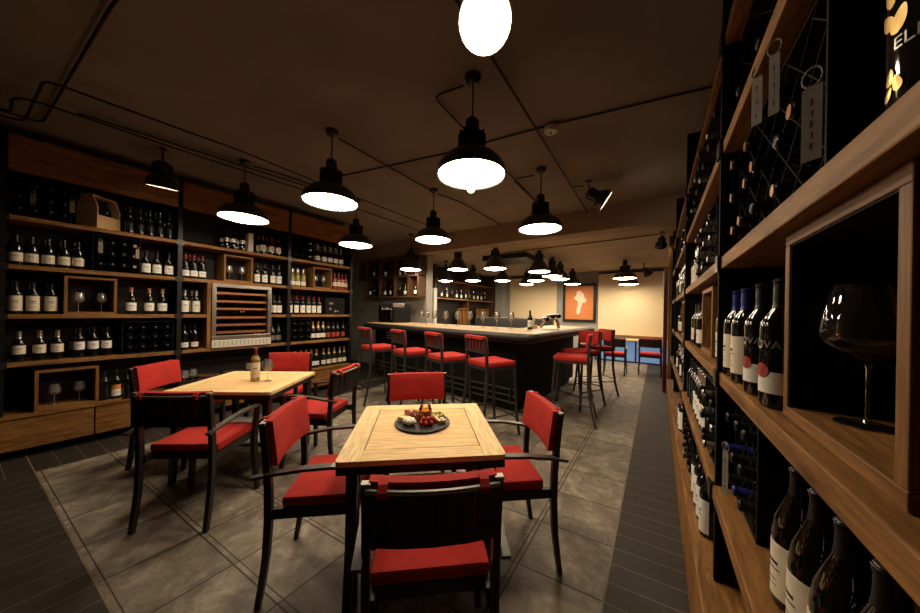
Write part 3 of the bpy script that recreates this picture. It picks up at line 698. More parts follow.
for i, (y0, y1) in enumerate(((-.35, 1.0), (1.0, 2.45), (2.45, 4.1), (4.1, 5.75))):
    t = thing('base_cabinet', f'oak base cabinet under the right shelves, {["nearest the camera", "second from the camera", "third from the camera", "farthest from the camera"][i]}', 'cabinet', (0, y0, 0), group='oak base cabinets under the right shelves'); Lb = y1 - y0
    bm = BM(); box(bm, .17, XR - .03, 0, Lb, 0, .365); obj('body', bm, M['oak_y'], t)
    bm = BM(); box(bm, .145, XR - .03, 0, Lb, .365, .40, .003); obj('top', bm, M['oak_y'], t)
    bm = BM(); box(bm, .150, .169, .004, Lb - .004, .015, .358, .003); obj('drawer', bm, M['oak_y'], t)

RXB = .262
def rbottle(y, z, label, group, x=RXB, **k): return bottle((x, y, z), PI, label, group, **k)
# nearest bay, eye level
rbottle(1.43, 1.205, 'blue capped bottle with arched cream label, farther of two, right shelf', 'blue capped bottles', x=.242, lab='cream', cap='foilblue', span=(.03, .15))
rbottle(1.30, 1.205, 'blue capped bottle with arched cream label, nearer of two, right shelf', 'blue capped bottles', x=.242, lab='cream', cap='foilblue', span=(.03, .15))
def sealbottle(y, label, x):
    b = rbottle(y, 1.205, label, 'black bottles with red seal', x=x, lab='paper', cap='foilblack', span=(.035, .085), lettering=False)
    b.rotation_euler.z = PI + .35
    bm = BM(); n = 16; r = .0388
    pr = [bm.verts.new((r + .0012, 0, .088))]
    ring = []
    for k in range(n):
        a = 2 * PI * k / n; ang = .017 * math.cos(a) / r; ring.append(bm.verts.new(((r + .0006) * math.cos(ang), (r + .0006) * math.sin(ang), .088 + .017 * math.sin(a))))
    for k in range(n): bm.faces.new((pr[0], ring[k], ring[(k + 1) % n]))
    obj('wax_seal', bm, M['redlabel'], b)
    bm = wrap(text_bm('NOVA', .026), .0381, .148); obj('lettering', bm, M['foilsilver'], b)
sealbottle(1.135, 'black bottle with red seal and white lettering beside blue capped ones', .243)
sealbottle(1.0, 'black bottle with red seal nearest the oak display box, right shelf', .246)
# display box with big glass
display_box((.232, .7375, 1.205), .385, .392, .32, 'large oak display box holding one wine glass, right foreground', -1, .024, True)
wine_glass((.312, .835, 1.2295), 'large wine glass in the oak display box in right foreground', 'big glass', .25, .058)
# gold painted magnum on the upper board
b = rbottle(.566, 1.645, 'black magnum with gold decoration at the top right corner', 'magnum', x=.27, lab=None, cap='foilblack', sc=1.25)
bm = BM(); r = .0379
def petal(a0, z0, ln, wd, rot):
    n = 14; c = bm.verts.new(((r + .0006) * math.cos(a0 / r), (r + .0006) * math.sin(a0 / r), z0)); ring = []
    for k in range(n):
        q = 2 * PI * k / n; u_, v_ = ln * math.cos(q), wd * math.sin(q) * (1 - .35 * math.cos(q))
        uu = u_ * math.cos(rot) - v_ * math.sin(rot); vv = u_ * math.sin(rot) + v_ * math.cos(rot)
        an = (a0 + uu) / r; ring.append(bm.verts.new(((r + .0003) * math.cos(an), (r + .0003) * math.sin(an), z0 + vv)))
    for k in range(n): bm.faces.new((c, ring[k], ring[(k + 1) % n]))
for a0, z0, ln, wd, rot in ((-.012, .122, .012, .0055, 1.9), (.002, .126, .012, .0055, 1.2), (.013, .113, .011, .0055, .6), (-.016, .100, .012, .0065, 2.4), (-.002, .094, .012, .0065, 1.2), (-.010, .045, .008, .004, 1.4), (-.003, .037, .008, .004, 1.8), (-.012, .030, .007, .0035, 1.0)):
    bm = BM(); petal(a0 + .012, z0, ln, wd, rot); obj('gold_petal', bm, M['gold'], b)
bm = wrap(text_bm('ELI', .016), .0381, .072, .42); obj('lettering', bm, M['foilsilver'], b)
# racks
rack(.245, -1, .79, 1.46, 1.645, 2.03, 'black lattice rack with tagged bottles above the blue capped bottles', 'of the rack above the blue caps', 'bottles in right upper rack', 5, 3, ['foilcopper', 'foilblack', 'foilcopper', 'foilcopper'], skip=.1)
rack(.245, -1, .62, 1.46, 2.085, 2.45, 'black lattice rack on the highest right shelf near camera', 'of the highest right rack', 'bottles in highest right rack', 4, 2, ['foilblack', 'foilcopper', 'foilblack'], skip=.2)
tag_card((.205, .712, 1.825), PI + R(50), 'long paper tag nearest the gold magnum', .12, .024)
tag_card((.205, .905, 2.02), PI + R(50), 'long paper tag hanging in middle of right upper rack', .13, .018)
tag_card((.205, 1.04, 2.06), PI + R(50), 'printed paper tag farthest along the right upper rack', .12, .022)
tag_card((.205, .93, 2.40), PI + R(50), 'paper tag on the highest right rack', .10, .03)
rack(.245, -1, 1.17, 1.46, .77, 1.13, 'black rack with blue capped bottles left of the big cream labels', 'of the rack with blue caps', 'bottles in blue cap rack', 3, 3, ['foilblack', 'foilblue', 'foilblack', 'foilblack'])
tag_card((.205, 1.36, .98), PI + R(40), 'narrow tag hanging on the rack below blue capped bottles', .15, .02)
for i, y in enumerate((.965, .865, .765, .66)):
    rbottle(y, .77, f'big dark bottle with cream label, {["farthest", "second farthest", "third farthest", "nearest"][i]} of four at lower right', 'big cream labelled bottles', x=.27, kind='burgundy', lab='cream', cap='foilblack', span=(.02, .135), sc=1.04)
for i, y in enumerate((.74, .95, 1.2)):
    rbottle(y, .40, f'dark bottle on right base cabinet below the big cream labels, {ORD[i + 1]} from camera', 'dark bottles low right', x=.30, lab=None)
# second bay
rbottle(1.66, 1.205, 'white labelled bottle right of near post at eye level, nearer one', 'pair beside post', lab='paper', cap='foilblack', span=(.03, .14))
rbottle(1.76, 1.205, 'white labelled bottle right of near post at eye level, farther one', 'pair beside post', lab='paper', cap='foilblack', span=(.03, .14))
display_box((.235, 2.17, 1.205), .40, .37, .30, 'oak display box in the second bay of right shelves', -1, .024)
rbottle(2.55, 1.205, 'dark labelled bottle beyond the second right display box', 'second bay eye level', lab='paper', span=(.03, .12))
rbottle(2.72, 1.205, 'dark plain bottle beyond the second right display box', 'second bay eye level', lab=None)
rbottle(2.9, 1.205, 'cream labelled bottle by the second right post', 'second bay eye level', lab='cream', span=(.03, .12))
rack(.245, -1, 1.95, 2.75, 1.645, 2.03, 'black lattice rack in the second bay of right shelves', 'of the second bay rack', 'bottles in second bay rack', 5, 3, ['foilsilver', 'foilblack', 'foilsilver'])
rbottle(1.72, 1.645, 'white labelled bottle on upper right shelf beyond near post', 'second bay upper', lab='paper', cap='foilsilver', span=(.03, .16))
rbottle(2.86, 1.645, 'white labelled bottle at far end of second bay rack', 'second bay upper', lab='paper', cap='foilsilver', span=(.03, .16))
rbottle(2.98, 1.645, 'cream labelled bottle beside second right post, upper shelf', 'second bay upper', lab='cream', cap='foilsilver', span=(.03, .16))
rack(.215, -1, 1.62, 3.0, 2.085, 2.43, 'long black lattice rack on highest shelf of second bay', 'of the highest second bay rack', 'bottles in highest second rack', 7, 2, ['foilcopper', 'foilblack', 'foilsilver'])
for i, y in enumerate((2.05, 2.16, 2.27, 2.38, 2.49)):
    rbottle(y, .77, f'white labelled bottle on low right shelf in second bay, {ORD[i + 1]} from camera', 'second bay low', x=.245, lab='paper', cap='foilsilver', span=(.03, .15))
rack(.215, -1, 1.56, 1.98, .77, 1.12, 'black rack just beyond the near right post, low shelf', 'of the low second bay rack', 'bottles in low second rack', 4, 3, ['foilblack', 'foilsilver', 'foilblack'])
for i, y in enumerate((2.6, 2.75, 2.95)):
    rbottle(y, .77, f'dark bottle on low right shelf near second post, {ORD[i + 1]} from camera', 'second bay low dark', x=.245, lab=None)
for i, y in enumerate((1.78, 1.90, 2.02, 2.14)):
    rbottle(y, .40, f'tall white labelled bottle on right base cabinet, {ORD[i + 1]} from camera', 'white labels on base', x=.215, lab='paper', cap='foilblack', span=(.02, .17))
rack(.195, -1, 2.25, 2.8, .40, .70, 'black low rack on right base cabinet with projecting necks', 'of the base cabinet rack', 'bottles in base rack', 5, 3, ['foilblack'])
# third and fourth bay
for i, (y, l) in enumerate(((3.3, 'paper'), (3.5, None), (4.35, 'paper'), (4.6, 'cream'))):
    rbottle(y, 1.205, f'bottle at eye level in third right bay, {ORD[i + 1]} from camera', 'third bay eye level', lab=l, span=(.03, .14) if l else None)
display_box((.235, 3.95, 1.205), .45, .37, .30, 'oak display box in the third bay of right shelves', -1, .024)
for i, y in enumerate((3.3, 3.55, 3.8, 4.05, 4.3, 4.6)):
    rbottle(y, 1.645, f'bottle on upper shelf of third right bay, {ORD[i + 1]} from camera', 'third bay upper', x=.24, lab='paper' if i % 3 == 0 else None, cap='foilsilver', span=(.03, .14) if i % 3 == 0 else None)
for i, y in enumerate((3.3, 3.55, 3.8, 4.1, 4.4)):
    rbottle(y, .77, f'bottle on low shelf of third right bay, {ORD[i + 1]} from camera', 'third bay low', x=.24, lab='paper' if i % 2 == 0 else None, cap='foilsilver', span=(.03, .14) if i % 2 == 0 else None)
for i, y in enumerate((3.35, 3.75, 4.15, 4.55)):
    rbottle(y, 2.085, f'dark bottle on high shelf of third right bay, {ORD[i + 1]} from camera', 'third bay high', x=.24, lab=None, cap='foilblack')
for i, y in enumerate((3.24, 3.36)):
    rbottle(y, .40, f'tall white labelled bottle on base cabinet at third right bay, {["nearer", "farther"][i]} one', 'third bay base', x=.21, lab='paper', cap='foilred', span=(.02, .17))
bm = BM(); box(bm, .15, XR - .03, 5.78, 5.82, 0, 2.7, .003)
t = tag(obj('end_panel', bm, M['oak_z']), 'brown upright end panel closing the far end of right shelves', 'panel')

# ------------------------------------------------------------------ tables
def table(loc, rz, w, d, label, shelf):
    t = thing('dining_table', label, 'table', loc, rz, 'square wooden tables')
    hw, hd, Z, tk = w / 2, d / 2, .75, .024; bw = .105; li = 0 if shelf else -.016
    bm = BM(); c = .018
    def corner(pts): return pts
    g = .0016
    # border boards (mitre-free frame)
    prism(bm, [(-hw, -hd + c), (-hw + c * .3, -hd + c * .3), (-hw + c, -hd), (-hw + bw - g, -hd), (-hw + bw - g, hd), (-hw + c, hd), (-hw + c * .3, hd - c * .3), (-hw, hd - c)], Z - tk, Z)
    prism(bm, [(hw - bw + g, -hd), (hw - c, -hd), (hw - c * .3, -hd + c * .3), (hw, -hd + c), (hw, hd - c), (hw - c * .3, hd - c * .3), (hw - c, hd), (hw - bw + g, hd)], Z - tk, Z)
    obj('tabletop', bm, M['honey_y'], t)
    bm = BM(); box(bm, -hw + bw, hw - bw, -hd, -hd + bw - g, Z - tk, Z); box(bm, -hw + bw, hw - bw, hd - bw + g, hd, Z - tk, Z); obj('end_board', bm, M['honey_x'], t)
    bm = BM(); box(bm, -hw + bw + .004, hw - bw - .004, -hd + bw + .004, hd - bw - .004, Z - tk, Z - .0006); obj('inlay_panel', bm, M['honey2'], t)
    bm = BM(); box(bm, -hw + bw - .004, hw - bw + .004, -hd + bw - .004, hd - bw + .004, Z - tk - .001, Z - .004); obj('dark_groove', bm, M['ink'], t)
    bm = BM(); box(bm, -hw + .004, hw - .004, -hd + .004, hd - .004, Z - tk - .04, Z - tk - .001, .004); obj('edge_frame', bm, M['charcoal'], t)
    bm = BM(); a = .05
    for s in (-1, 1):
        ya, yb = sorted((s * (hd - .05), s * (hd - .075))); box(bm, -hw + a, hw - a, ya, yb, Z - .070, Z - tk - .04)
        xa, xb = sorted((s * (hw - .05), s * (hw - .075))); box(bm, xa, xb, -hd + .075, hd - .075, Z - .070, Z - tk - .04)
    obj('apron', bm, M['charcoal'], t)
    for sx in (-1, 1):
        for sy in (-1, 1):
            bm = BM(); rectsweep(bm, [(sx * (hw - .065 - li), sy * (hd - .065 - li), Z - tk - .04), (sx * (hw - .062 - li), sy * (hd - .06 - li), .35), (sx * (hw - .05 - li), sy * (hd - .05 - li), 0)], [.05, .042, .036], [.05, .042, .036], (1, 0, 0)); obj('leg', bm, M['charcoal'], t)
    if shelf:
        bm = BM(); box(bm, -hw + .087, hw - .105, -hd + .095, hd - .09, .292, .305); sh = obj('lower_shelf', bm, M['plate_grey'], t)
        bm = BM(); box(bm, -hw + .085, hw - .103, -hd + .092, hd - .088, .276, .292); obj('shelf_edge', bm, M['charcoal'], sh)
    return t
T1, T1R = (-1.124, 1.302), R(41.5)
T2, T2R = (-3.114, 1.16), R(36.5)
table((*T1, 0), T1R, .775, .77, 'near wooden table with the plate of snacks on it', True)
table((*T2, 0), T2R, .84, .79, 'farther wooden table with the white wine bottle on it', True)

# ------------------------------------------------------------------ chairs
def chair(loc, rz, label, w=.46):
    """armchair facing local +y"""
    t = thing('dining_chair', label, 'chair', loc, rz, 'red cushioned armchairs')
    h = w / 2 - .015
    for s in (-1, 1):
        bm = BM(); rectsweep(bm, [(s * h, -.252, 0), (s * h, -.236, .10), (s * h, -.218, .24), (s * h, -.210, .40), (s * h, -.212, .56), (s * h, -.225, .72), (s * h, -.242, .872)], [.026] * 7, [.024, .027, .030, .033, .033, .030, .027], (1, 0, 0)); p = obj('rear_leg', bm, M['charcoal'], t)
        bm = BM(); box(bm, s * h - .016, s * h + .016, -.257, -.229, .863, .877, .003); obj('post_cap', bm, M['rail'], p, label='bright metal post cap')
        bm = BM(); rectsweep(bm, [(s * (h + .028), .195, 0), (s * (h + .018), .19, .12), (s * (h + .008), .185, .28), (s * (h + .004), .186, .43), (s * (h + .012), .196, .56), (s * (h + .016), .2, .645)], [.024, .028, .032, .034, .030, .026], [.026, .030, .036, .038, .030, .026], (1, 0, 0)); obj('front_leg', bm, M['charcoal'], t)
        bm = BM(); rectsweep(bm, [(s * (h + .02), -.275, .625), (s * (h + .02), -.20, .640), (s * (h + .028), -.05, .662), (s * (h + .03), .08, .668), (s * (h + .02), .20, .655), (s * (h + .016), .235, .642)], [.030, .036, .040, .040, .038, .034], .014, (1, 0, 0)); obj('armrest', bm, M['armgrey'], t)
    bm = BM()
    box(bm, -h, h, -.155, -.13, .412, .458); box(bm, -h, h, .17, .20, .412, .46)
    for s in (-1, 1): xa, xb = sorted((s * h, s * (h - .025))); box(bm, xa, xb, -.2, .18, .412, .46)
    for k in range(5): box(bm, -h + .03, h - .03, -.115 + k * .062, -.08 + k * .062, .44, .458)
    obj('seat_frame', bm, M['charcoal'], t)
    bm = BM(); box(bm, -h + .002, h - .002, -.158, .22, .46, .514, .016)
    for v in bm.verts:
        if v.co.z > .49: v.co.z += .006 * (1 - (v.co.x / h) ** 2)
    obj('seat_cushion', bm, M['red'], t, True)
    bf = BM()
    def yb_(z): return -.212 - .036 * max(0, (z - .56) / .31) ** 1.2
    rectsweep(bf, [(x, yb_(.68) - .022 * (1 - (x / h) ** 2), .68) for x in (-h, -h / 2, 0, h / 2, h)], .016, .040, (0, 1, 0))
    obj('lower_rail', bf, M['charcoal'], t)
    for k in range(6):
        bf = BM(); x = -h + .045 + k * (2 * h - .09) / 5; bow = -.024 * (1 - (x / h) ** 2)
        rectsweep(bf, [(x, yb_(z) + bow, z) for z in (.69, .77, .846)], .056, .007, (1, 0, 0)); obj('back_slat', bf, M['charcoal'], t)
    bm = BM(); tube(bm, [(x, yb_(.85) - .013 - .024 * (1 - (x / h) ** 2), .857) for x in [-h + 2 * h * k / 10 for k in range(11)]], .0085, 8); obj('top_rail', bm, M['rail'], t, True, 'bright metal top rail')
    bm = BM(); n = 8; z0, z1 = .665, .880; rows_ = []
    for yo in (0, 1):
        gr = []
        for i in range(n + 1):
            x = (-h + .008) + (2 * h - .016) * i / n; bow = -.024 * (1 - (x / h) ** 2)
            col_ = []
            for j in range(8):
                z = z0 + (z1 - z0) * j / 7
                edge = .007 if (i in (0, n) or j in (0, 7)) else 0
                y = yb_(z) + bow + .008 + (.046 - edge if yo else edge * .5)
                if j == 7 and not yo: y -= .004
                col_.append(bm.verts.new((x, y, z)))
            gr.append(col_)
        rows_.append(gr)
    J = 7
    for gi, gr in enumerate(rows_):
        for i in range(n):
            for j in range(J): bm.faces.new((gr[i][j], gr[i + 1][j], gr[i + 1][j + 1], gr[i][j + 1]))
    a, b = rows_
    for i in range(n):
        bm.faces.new((a[i][0], a[i + 1][0], b[i + 1][0], b[i][0])); bm.faces.new((a[i][J], b[i][J], b[i + 1][J], a[i + 1][J]))
    for j in range(J):
        bm.faces.new((a[0][j], b[0][j], b[0][j + 1], a[0][j + 1])); bm.faces.new((a[n][j], a[n][j + 1], b[n][j + 1], b[n][j]))
    cu = obj('back_cushion', bm, M['red'], t, True)
    for s in (-1, 1):
        x = s * (h - .055); bow = -.024 * (1 - (x / h) ** 2); q = yb_(.855) + bow
        bm = BM(); rectsweep(bm, [(x, q + .015, .884), (x, q - .012, .880), (x, q - .028, .864), (x, q - .026, .846), (x, q - .008, .838)], .030, .006, (1, 0, 0)); obj('tie_strap', bm, M['red'], cu)
    return t
def uvp(T, a, u, v): return (T[0] + u * math.cos(a) - v * math.sin(a), T[1] + u * math.sin(a) + v * math.cos(a), 0)
ch0 = chair(uvp(T1, T1R, -.515, -.01), T1R - PI / 2, 'red armchair left of the near table, seen side-on')
def more(T, a, u, v, rz, label, sc=1.0):
    c = copy_tree(ch0, uvp(T, a, u, v), rz, label); c.scale = (sc, sc, 1)
more(T1, T1R, .500, .005, T1R + PI / 2, 'red armchair right of the near table, facing left')
more(T1, T1R, .030, -.528, T1R, 'red armchair in front of near table, seen from behind', 1.0)
more(T1, T1R, -.03, .575, T1R + PI + R(4), 'red armchair at the far side of near table, before the bar', 1.1)
more(T2, R(42), .030, -.622, R(42) - R(5), 'red armchair at far table seen from behind, nearest the left edge', 1.03)
more(T2, R(42), -.665, .17, R(42) - PI / 2 - R(2), 'red armchair left of the far table beside the oak cabinet', 1.04)
more(T2, R(42), .635, -.03, R(42) + PI / 2 - R(14), 'red armchair right of the far table, its slatted back toward us', 1.04)
more(T2, R(42), -.005, .62, R(42) + PI, 'red armchair behind the far table beside the sparkling wine', 1.08)
# far seats by the window
copy_tree(ch0, (-.82, 7.9, 0), R(2), 'left dark slatted armchair with red seat at far window')
copy_tree(ch0, (-.12, 8.3, 0), R(0), 'red seat armchair at far window next to maroon panel')

# ------------------------------------------------------------------ bar stools
def stool(loc, rz, label):
    t = thing('bar_stool', label, 'stool', loc, rz, 'red cushioned bar stools')
    h = .195
    for s in (-1, 1):
        bm = BM(); rectsweep(bm, [(s * (h + .03), -.30, 0), (s * (h + .015), -.245, .22), (s * (h + .004), -.205, .50), (s * h, -.195, .80), (s * h, -.205, 1.0), (s * h, -.222, 1.135)], .024, [.024, .026, .028, .028, .026, .024], (1, 0, 0)); obj('rear_leg', bm, M['stoolmetal'], t)
        bm = BM(); rectsweep(bm, [(s * (h + .03), .27, 0), (s * (h + .015), .235, .25), (s * h, .20, .80)], .024, [.024, .026, .026], (1, 0, 0)); obj('front_leg', bm, M['stoolmetal'], t)
    bm = BM()
    tube(bm, [(-h - .02, .25, .20), (h + .02, .25, .20)], .011, 8); tube(bm, [(-h - .016, -.25, .30), (h + .016, -.25, .30)], .009, 8)
    for s in (-1, 1): tube(bm, [(s * (h + .018), -.255, .26), (s * (h + .018), .24, .26)], .009, 8)
    obj('footrest', bm, M['stoolmetal'], t, True)
    bm = BM(); box(bm, -h, h, -.205, .205, .775, .80); obj('seat_frame', bm, M['stoolmetal'], t)
    bm = BM(); box(bm, -h - .005, h + .005, -.195, .225, .80, .862, .018); obj('seat_cushion', bm, M['red'], t, True)
    bm = BM()
    rectsweep(bm, [(-h, -.21, .975), (h, -.21, .975)], .014, .034, (0, 1, 0)); tube(bm, [(-h, -.223, 1.13), (h, -.223, 1.13)], .010, 8)
    for k in range(6):
        x = -h + .035 + k * (2 * h - .07) / 5; rectsweep(bm, [(x, -.212, .985), (x, -.223, 1.13)], .026, .008, (1, 0, 0))
    obj('back_frame', bm, M['stoolmetal'], t)
    bm = BM(); box(bm, -h + .012, h - .012, -.198, -.160, .950, 1.138, .012)
    for v in bm.verts: v.co.y -= .02 * (v.co.z - .965) / .2
    cu = obj('back_cushion', bm, M['red'], t, True)
    bm = BM(); box(bm, -h + .02, h - .02, -.246, -.19, 1.141, 1.149, .003); box(bm, -h + .02, h - .02, -.248, -.242, 1.115, 1.145); obj('cushion_flap', bm, M['red'], cu)
    return t
st0 = None
for i, (px, py, ph) in enumerate(((-3.55, 2.89, 15), (-2.82, 2.87, 18), (-2.15, 2.82, 21), (-1.523, 2.80, 24))):
    a = -R(ph); q = Matrix.Rotation(a, 3, 'Z') @ Vector((.195, -.195, 0)); L_ = (px - q.x, py - q.y, 0)
    lab = ['leftmost red bar stool along the bar front, next to the shelves', 'second red bar stool from the left along the bar front', 'third red bar stool from the left along the bar front', 'rightmost red bar stool along the bar front, nearest the camera'][i]
    if st0 is None: st0 = stool(L_, a, lab)
    else: copy_tree(st0, L_, a, lab)
copy_tree(st0, (-.93, 4.10, 0), R(90 + 8), 'nearest red bar stool on the right side of the bar, back edge-on')
copy_tree(st0, (-.98, 4.84, 0), R(90 + 62), 'middle red bar stool on the right side of the bar, turned outward')
copy_tree(st0, (-.90, 5.66, 0), R(90 + 45), 'farthest red bar stool on the right side of the bar')

# ------------------------------------------------------------------ bar
BZ = 1.15
def arc(cx, cy, r, a0, a1, n=6): return [(cx + r * math.cos(R(a0 + (a1 - a0) * k / n)), cy + r * math.sin(R(a0 + (a1 - a0) * k / n))) for k in range(n + 1)]
A0, A1, A2 = (-5.08, 3.99), (-1.30, 3.50), (-1.10, 6.45)
top = [A0, (-1.42, 3.516)] + [(-1.345, 3.53), (-1.30, 3.58), (-1.285, 3.66)] + [A2, (-1.95, 6.45), (-1.98, 4.78), (-5.55, 5.02)]
t = thing('bar_counter', 'black bar counter with wooden top and thick rounded black edge', 'bar', (0, 0, 0))
bm = BM(); prism(bm, top, BZ - .02, BZ); obj('counter_top', bm, M['bartop'], t)
bm = BM(); path = [A0, (-1.42, 3.516), (-1.345, 3.53), (-1.30, 3.58), (-1.285, 3.66), A2]
tube(bm, [(x, y, BZ - .05) for x, y in path], .055, 14, flat=(1.0, .95)); obj('rounded_edge', bm, M['leather'], t, True)
bm = BM(); tube(bm, [(x + .05, y + .05, BZ - .125) for x, y in path[:2]] + [(-1.37, 3.60, BZ - .125), (-1.345, 3.70, BZ - .125), (-1.16, 6.45, BZ - .125)], .012, 8); obj('metal_strip', bm, M['stoolmetal'], t, True)
bm = BM(); prism(bm, [(-5.13, 4.18), (-1.55, 3.72), (-1.34, 6.45), (-1.9, 6.45), (-1.95, 4.75), (-5.5, 5.0)], BZ - .14, BZ - .02); obj('top_frame', bm, M['matte'], t)
bm = BM(); prism(bm, [(-5.16, 4.32), (-1.62, 3.86), (-1.44, 6.40), (-1.85, 6.40), (-1.90, 4.7), (-5.4, 4.95)], 0.10, BZ - .14); obj('bar_body', bm, M['matte'], t)
bm = BM(); prism(bm, [(-5.0, 4.36), (-1.68, 3.93), (-1.50, 6.34), (-1.80, 6.34), (-1.86, 4.66), (-5.0, 4.9)], 0.0, .10); obj('plinth', bm, M['darkplank'], t)
bm = BM()
for k in range(3):
    z, o_ = .17 + k * .085, .10 - k * .012
    tube(bm, [(-5.0, 4.30 - o_, z), (-1.62 + o_ * .3, 3.86 - o_, z)], .014, 8)
for k in range(5):
    x = -4.8 + k * .78; y = 4.30 - (x + 5.0) * .1302; box(bm, x - .01, x + .01, y - .11, y + .0, .14, .37)
obj('foot_rail', bm, M['stoolmetal'], t, True)
bm = BM()
for k in range(4): beam(bm, (-4.72, 4.245, .84 + k * .05), (-4.2, 4.178, .84 + k * .05), .03, .02)
obj('vent_slats', bm, M['steel'], t)
# raised black ledge behind
bm = BM(); box(bm, -3.95, -1.97, 6.55, 6.85, 0.0, 1.29, .03); tag(obj('back_ledge', bm, M['leather'], None, True), 'raised black padded ledge at the back of the bar', 'ledge')
# dispenser
t = thing('wine_dispenser', 'black and steel wine dispenser on the left end of bar', 'dispenser', (-5.0, 4.70, BZ), R(-14))
bm = BM(); box(bm, -.36, .36, .06, .22, 0, .40); box(bm, -.36, -.24, -.2, .06, 0, .40); box(bm, .30, .36, -.2, .06, 0, .34); box(bm, -.24, .30, -.2, .06, 0, .05); obj('housing', bm, M['matte'], t)
bm = BM(); box(bm, -.24, .36, -.22, .06, .34, .42, .006); obj('steel_hood', bm, M['steel'], t)
bm = BM()
for k in range(6): tube(bm, [(-.18 + k * .085, -.19, .34), (-.18 + k * .085, -.19, .29), (-.18 + k * .085, -.215, .275)], .008, 6)
obj('taps', bm, M['chrome'], t, True)
bm = BM(); box(bm, -.23, .30, .045, .06, .06, .30); obj('inner_glass', bm, M['wallgrey'], t)
# glasses along the bar
for i, (x, y) in enumerate(((-4.30, 4.65), (-4.11, 4.65), (-3.93, 4.72), (-3.60, 4.70), (-3.28, 4.66), (-2.97, 4.63), (-2.66, 4.62), (-2.34, 4.56), (-2.02, 4.50))):
    k_ = 1.0
    if i == 0: x, y = -3.98, 4.50
    if i == 1: x, y = -3.86, 4.52
    if i == 2: x, y = -3.72, 4.60
    if i == 3: x, y = -3.42, 4.58
    if i == 4: x, y = -3.12, 4.55
    if i == 5: x, y = -2.83, 4.52
    if i == 6: x, y = -2.54, 4.50
    if i == 7: x, y = -2.25, 4.46
    if i == 8: x, y = -1.98, 4.44
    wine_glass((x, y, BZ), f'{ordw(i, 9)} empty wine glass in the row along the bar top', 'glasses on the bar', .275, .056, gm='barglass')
bottle((-1.70, 4.55, BZ), R(-60), 'dark wine bottle standing on the bar near its right corner', 'bar top bottle', lab='paper', cap='foilblack', span=(.04, .15), sc=1.0)
# bottle holders
def holder(loc, rz, label, group):
    t = thing('bottle_holder', label, 'bottle holder', loc, rz, group)
    bm = BM(); w = .10
    pts = [(-.16, 0, .0), (-.13, 0, .06), (-.05, 0, .12), (.05, 0, .16), (.12, 0, .14), (.15, 0, .07), (.16, 0, 0)]
    rectsweep(bm, [(a, b, c + .012) for a, b, c in pts], w, .016, (0, 1, 0)); obj('curved_stand', bm, M['oak_x'], t, True)
    return t
holder((-1.55, 5.10, BZ), R(38), 'curved wooden holder with lying bottles on the bar right side', 'holders')
for i, (dx, dz) in enumerate(((-.10, .165), (0.0, .212), (.10, .217))):
    q = Matrix.Rotation(R(38), 3, 'Z') @ Vector((dx, 0, 0))
    nb = lying((-1.55 + q.x + .1, 5.10 + q.y - .12, BZ + dz), R(128), f'{["lower", "middle", "upper"][i]} dark bottle lying across the curved wooden holder', 'bottles in holder', ['foilsilver', 'foilblack', 'foilsilver'][i])
    link('label', label_mesh('bordeaux', 'paper', (.06, .13)), nb)
t = thing('corkscrew_stand', 'small pale wooden block with white tools on the bar', 'stand', (-1.82, 5.0, BZ), R(30))
bm = BM(); prism(bm, [(-.08, -.05), (.08, -.05), (.08, .05), (-.08, .05)], 0, .05); obj('block', bm, M['pine'], t)
bm = BM(); lathe(bm, [(.03, 0), (.035, .06), (.05, .10), (.05, .13), (0, .13)], 14, (0, 0, .05)); obj('cup', bm, M['paper'], t, True)

# ------------------------------------------------------------------ back of bar
# shelf unit on the alcove wall
t = thing('shelving_unit', 'open wooden wall shelf above the wine dispenser', 'shelving', (0, 5.12, 0))
bm = BM(); x0, x1, z0, z1 = -6.22, -4.42, 1.74, 2.66
for x in (x0, x0 + .52, x0 + 1.05, x0 + 1.5, x1):
    bm = BM(); box(bm, x - .015, x + .015, -.27, 0, z0, z1); obj('upright', bm, M['walnut_z'], t)
for z in (z0, 2.22, z1):
    bm = BM(); box(bm, x0 - .015, x1 + .015, -.28, 0, z - .015, z + .015); obj('shelf_board', bm, M['walnut_x'], t)
bm = BM(); box(bm, x0, x1, -.012, -.002, z0, z1); obj('back_panel', bm, M['darkplank'], t)
i = 0
for z, nm in ((1.755, 'lower'), (2.235, 'upper')):
    xs = (-6.12, -5.98, -5.56, -5.36, -5.06, -4.88, -4.56)
    for k, x in enumerate(xs):
        bottle((x, 4.94, z), R(-90), f'{ORD[k + 1]} bottle from left on {nm} shelf above the dispenser', 'bottles above the dispenser', kind=['squat', 'bordeaux', 'burgundy'][k % 3], lab=['paper', None, 'cream'][(k + (z > 2)) % 3], cap=['foilblack', 'foilred'][k % 2], glass=['glassdark', 'glassgreen'][k % 2], lettering=False)
t = thing('framed_picture', 'dark framed print on grey wall left of the bar shelf', 'picture', (-6.55, 5.1, 2.18), 0)
bm = BM(); box(bm, -.24, .24, -.02, .0, 0, .04); box(bm, -.24, .24, -.02, 0, .46, .50); box(bm, -.24, -.20, -.02, 0, .04, .46); box(bm, .20, .24, -.02, 0, .04, .46); obj('frame', bm, M['oak_x'], t)
bm = BM(); box(bm, -.20, .20, -.012, -.004, .04, .46); obj('print', bm, M['artblock'], t)
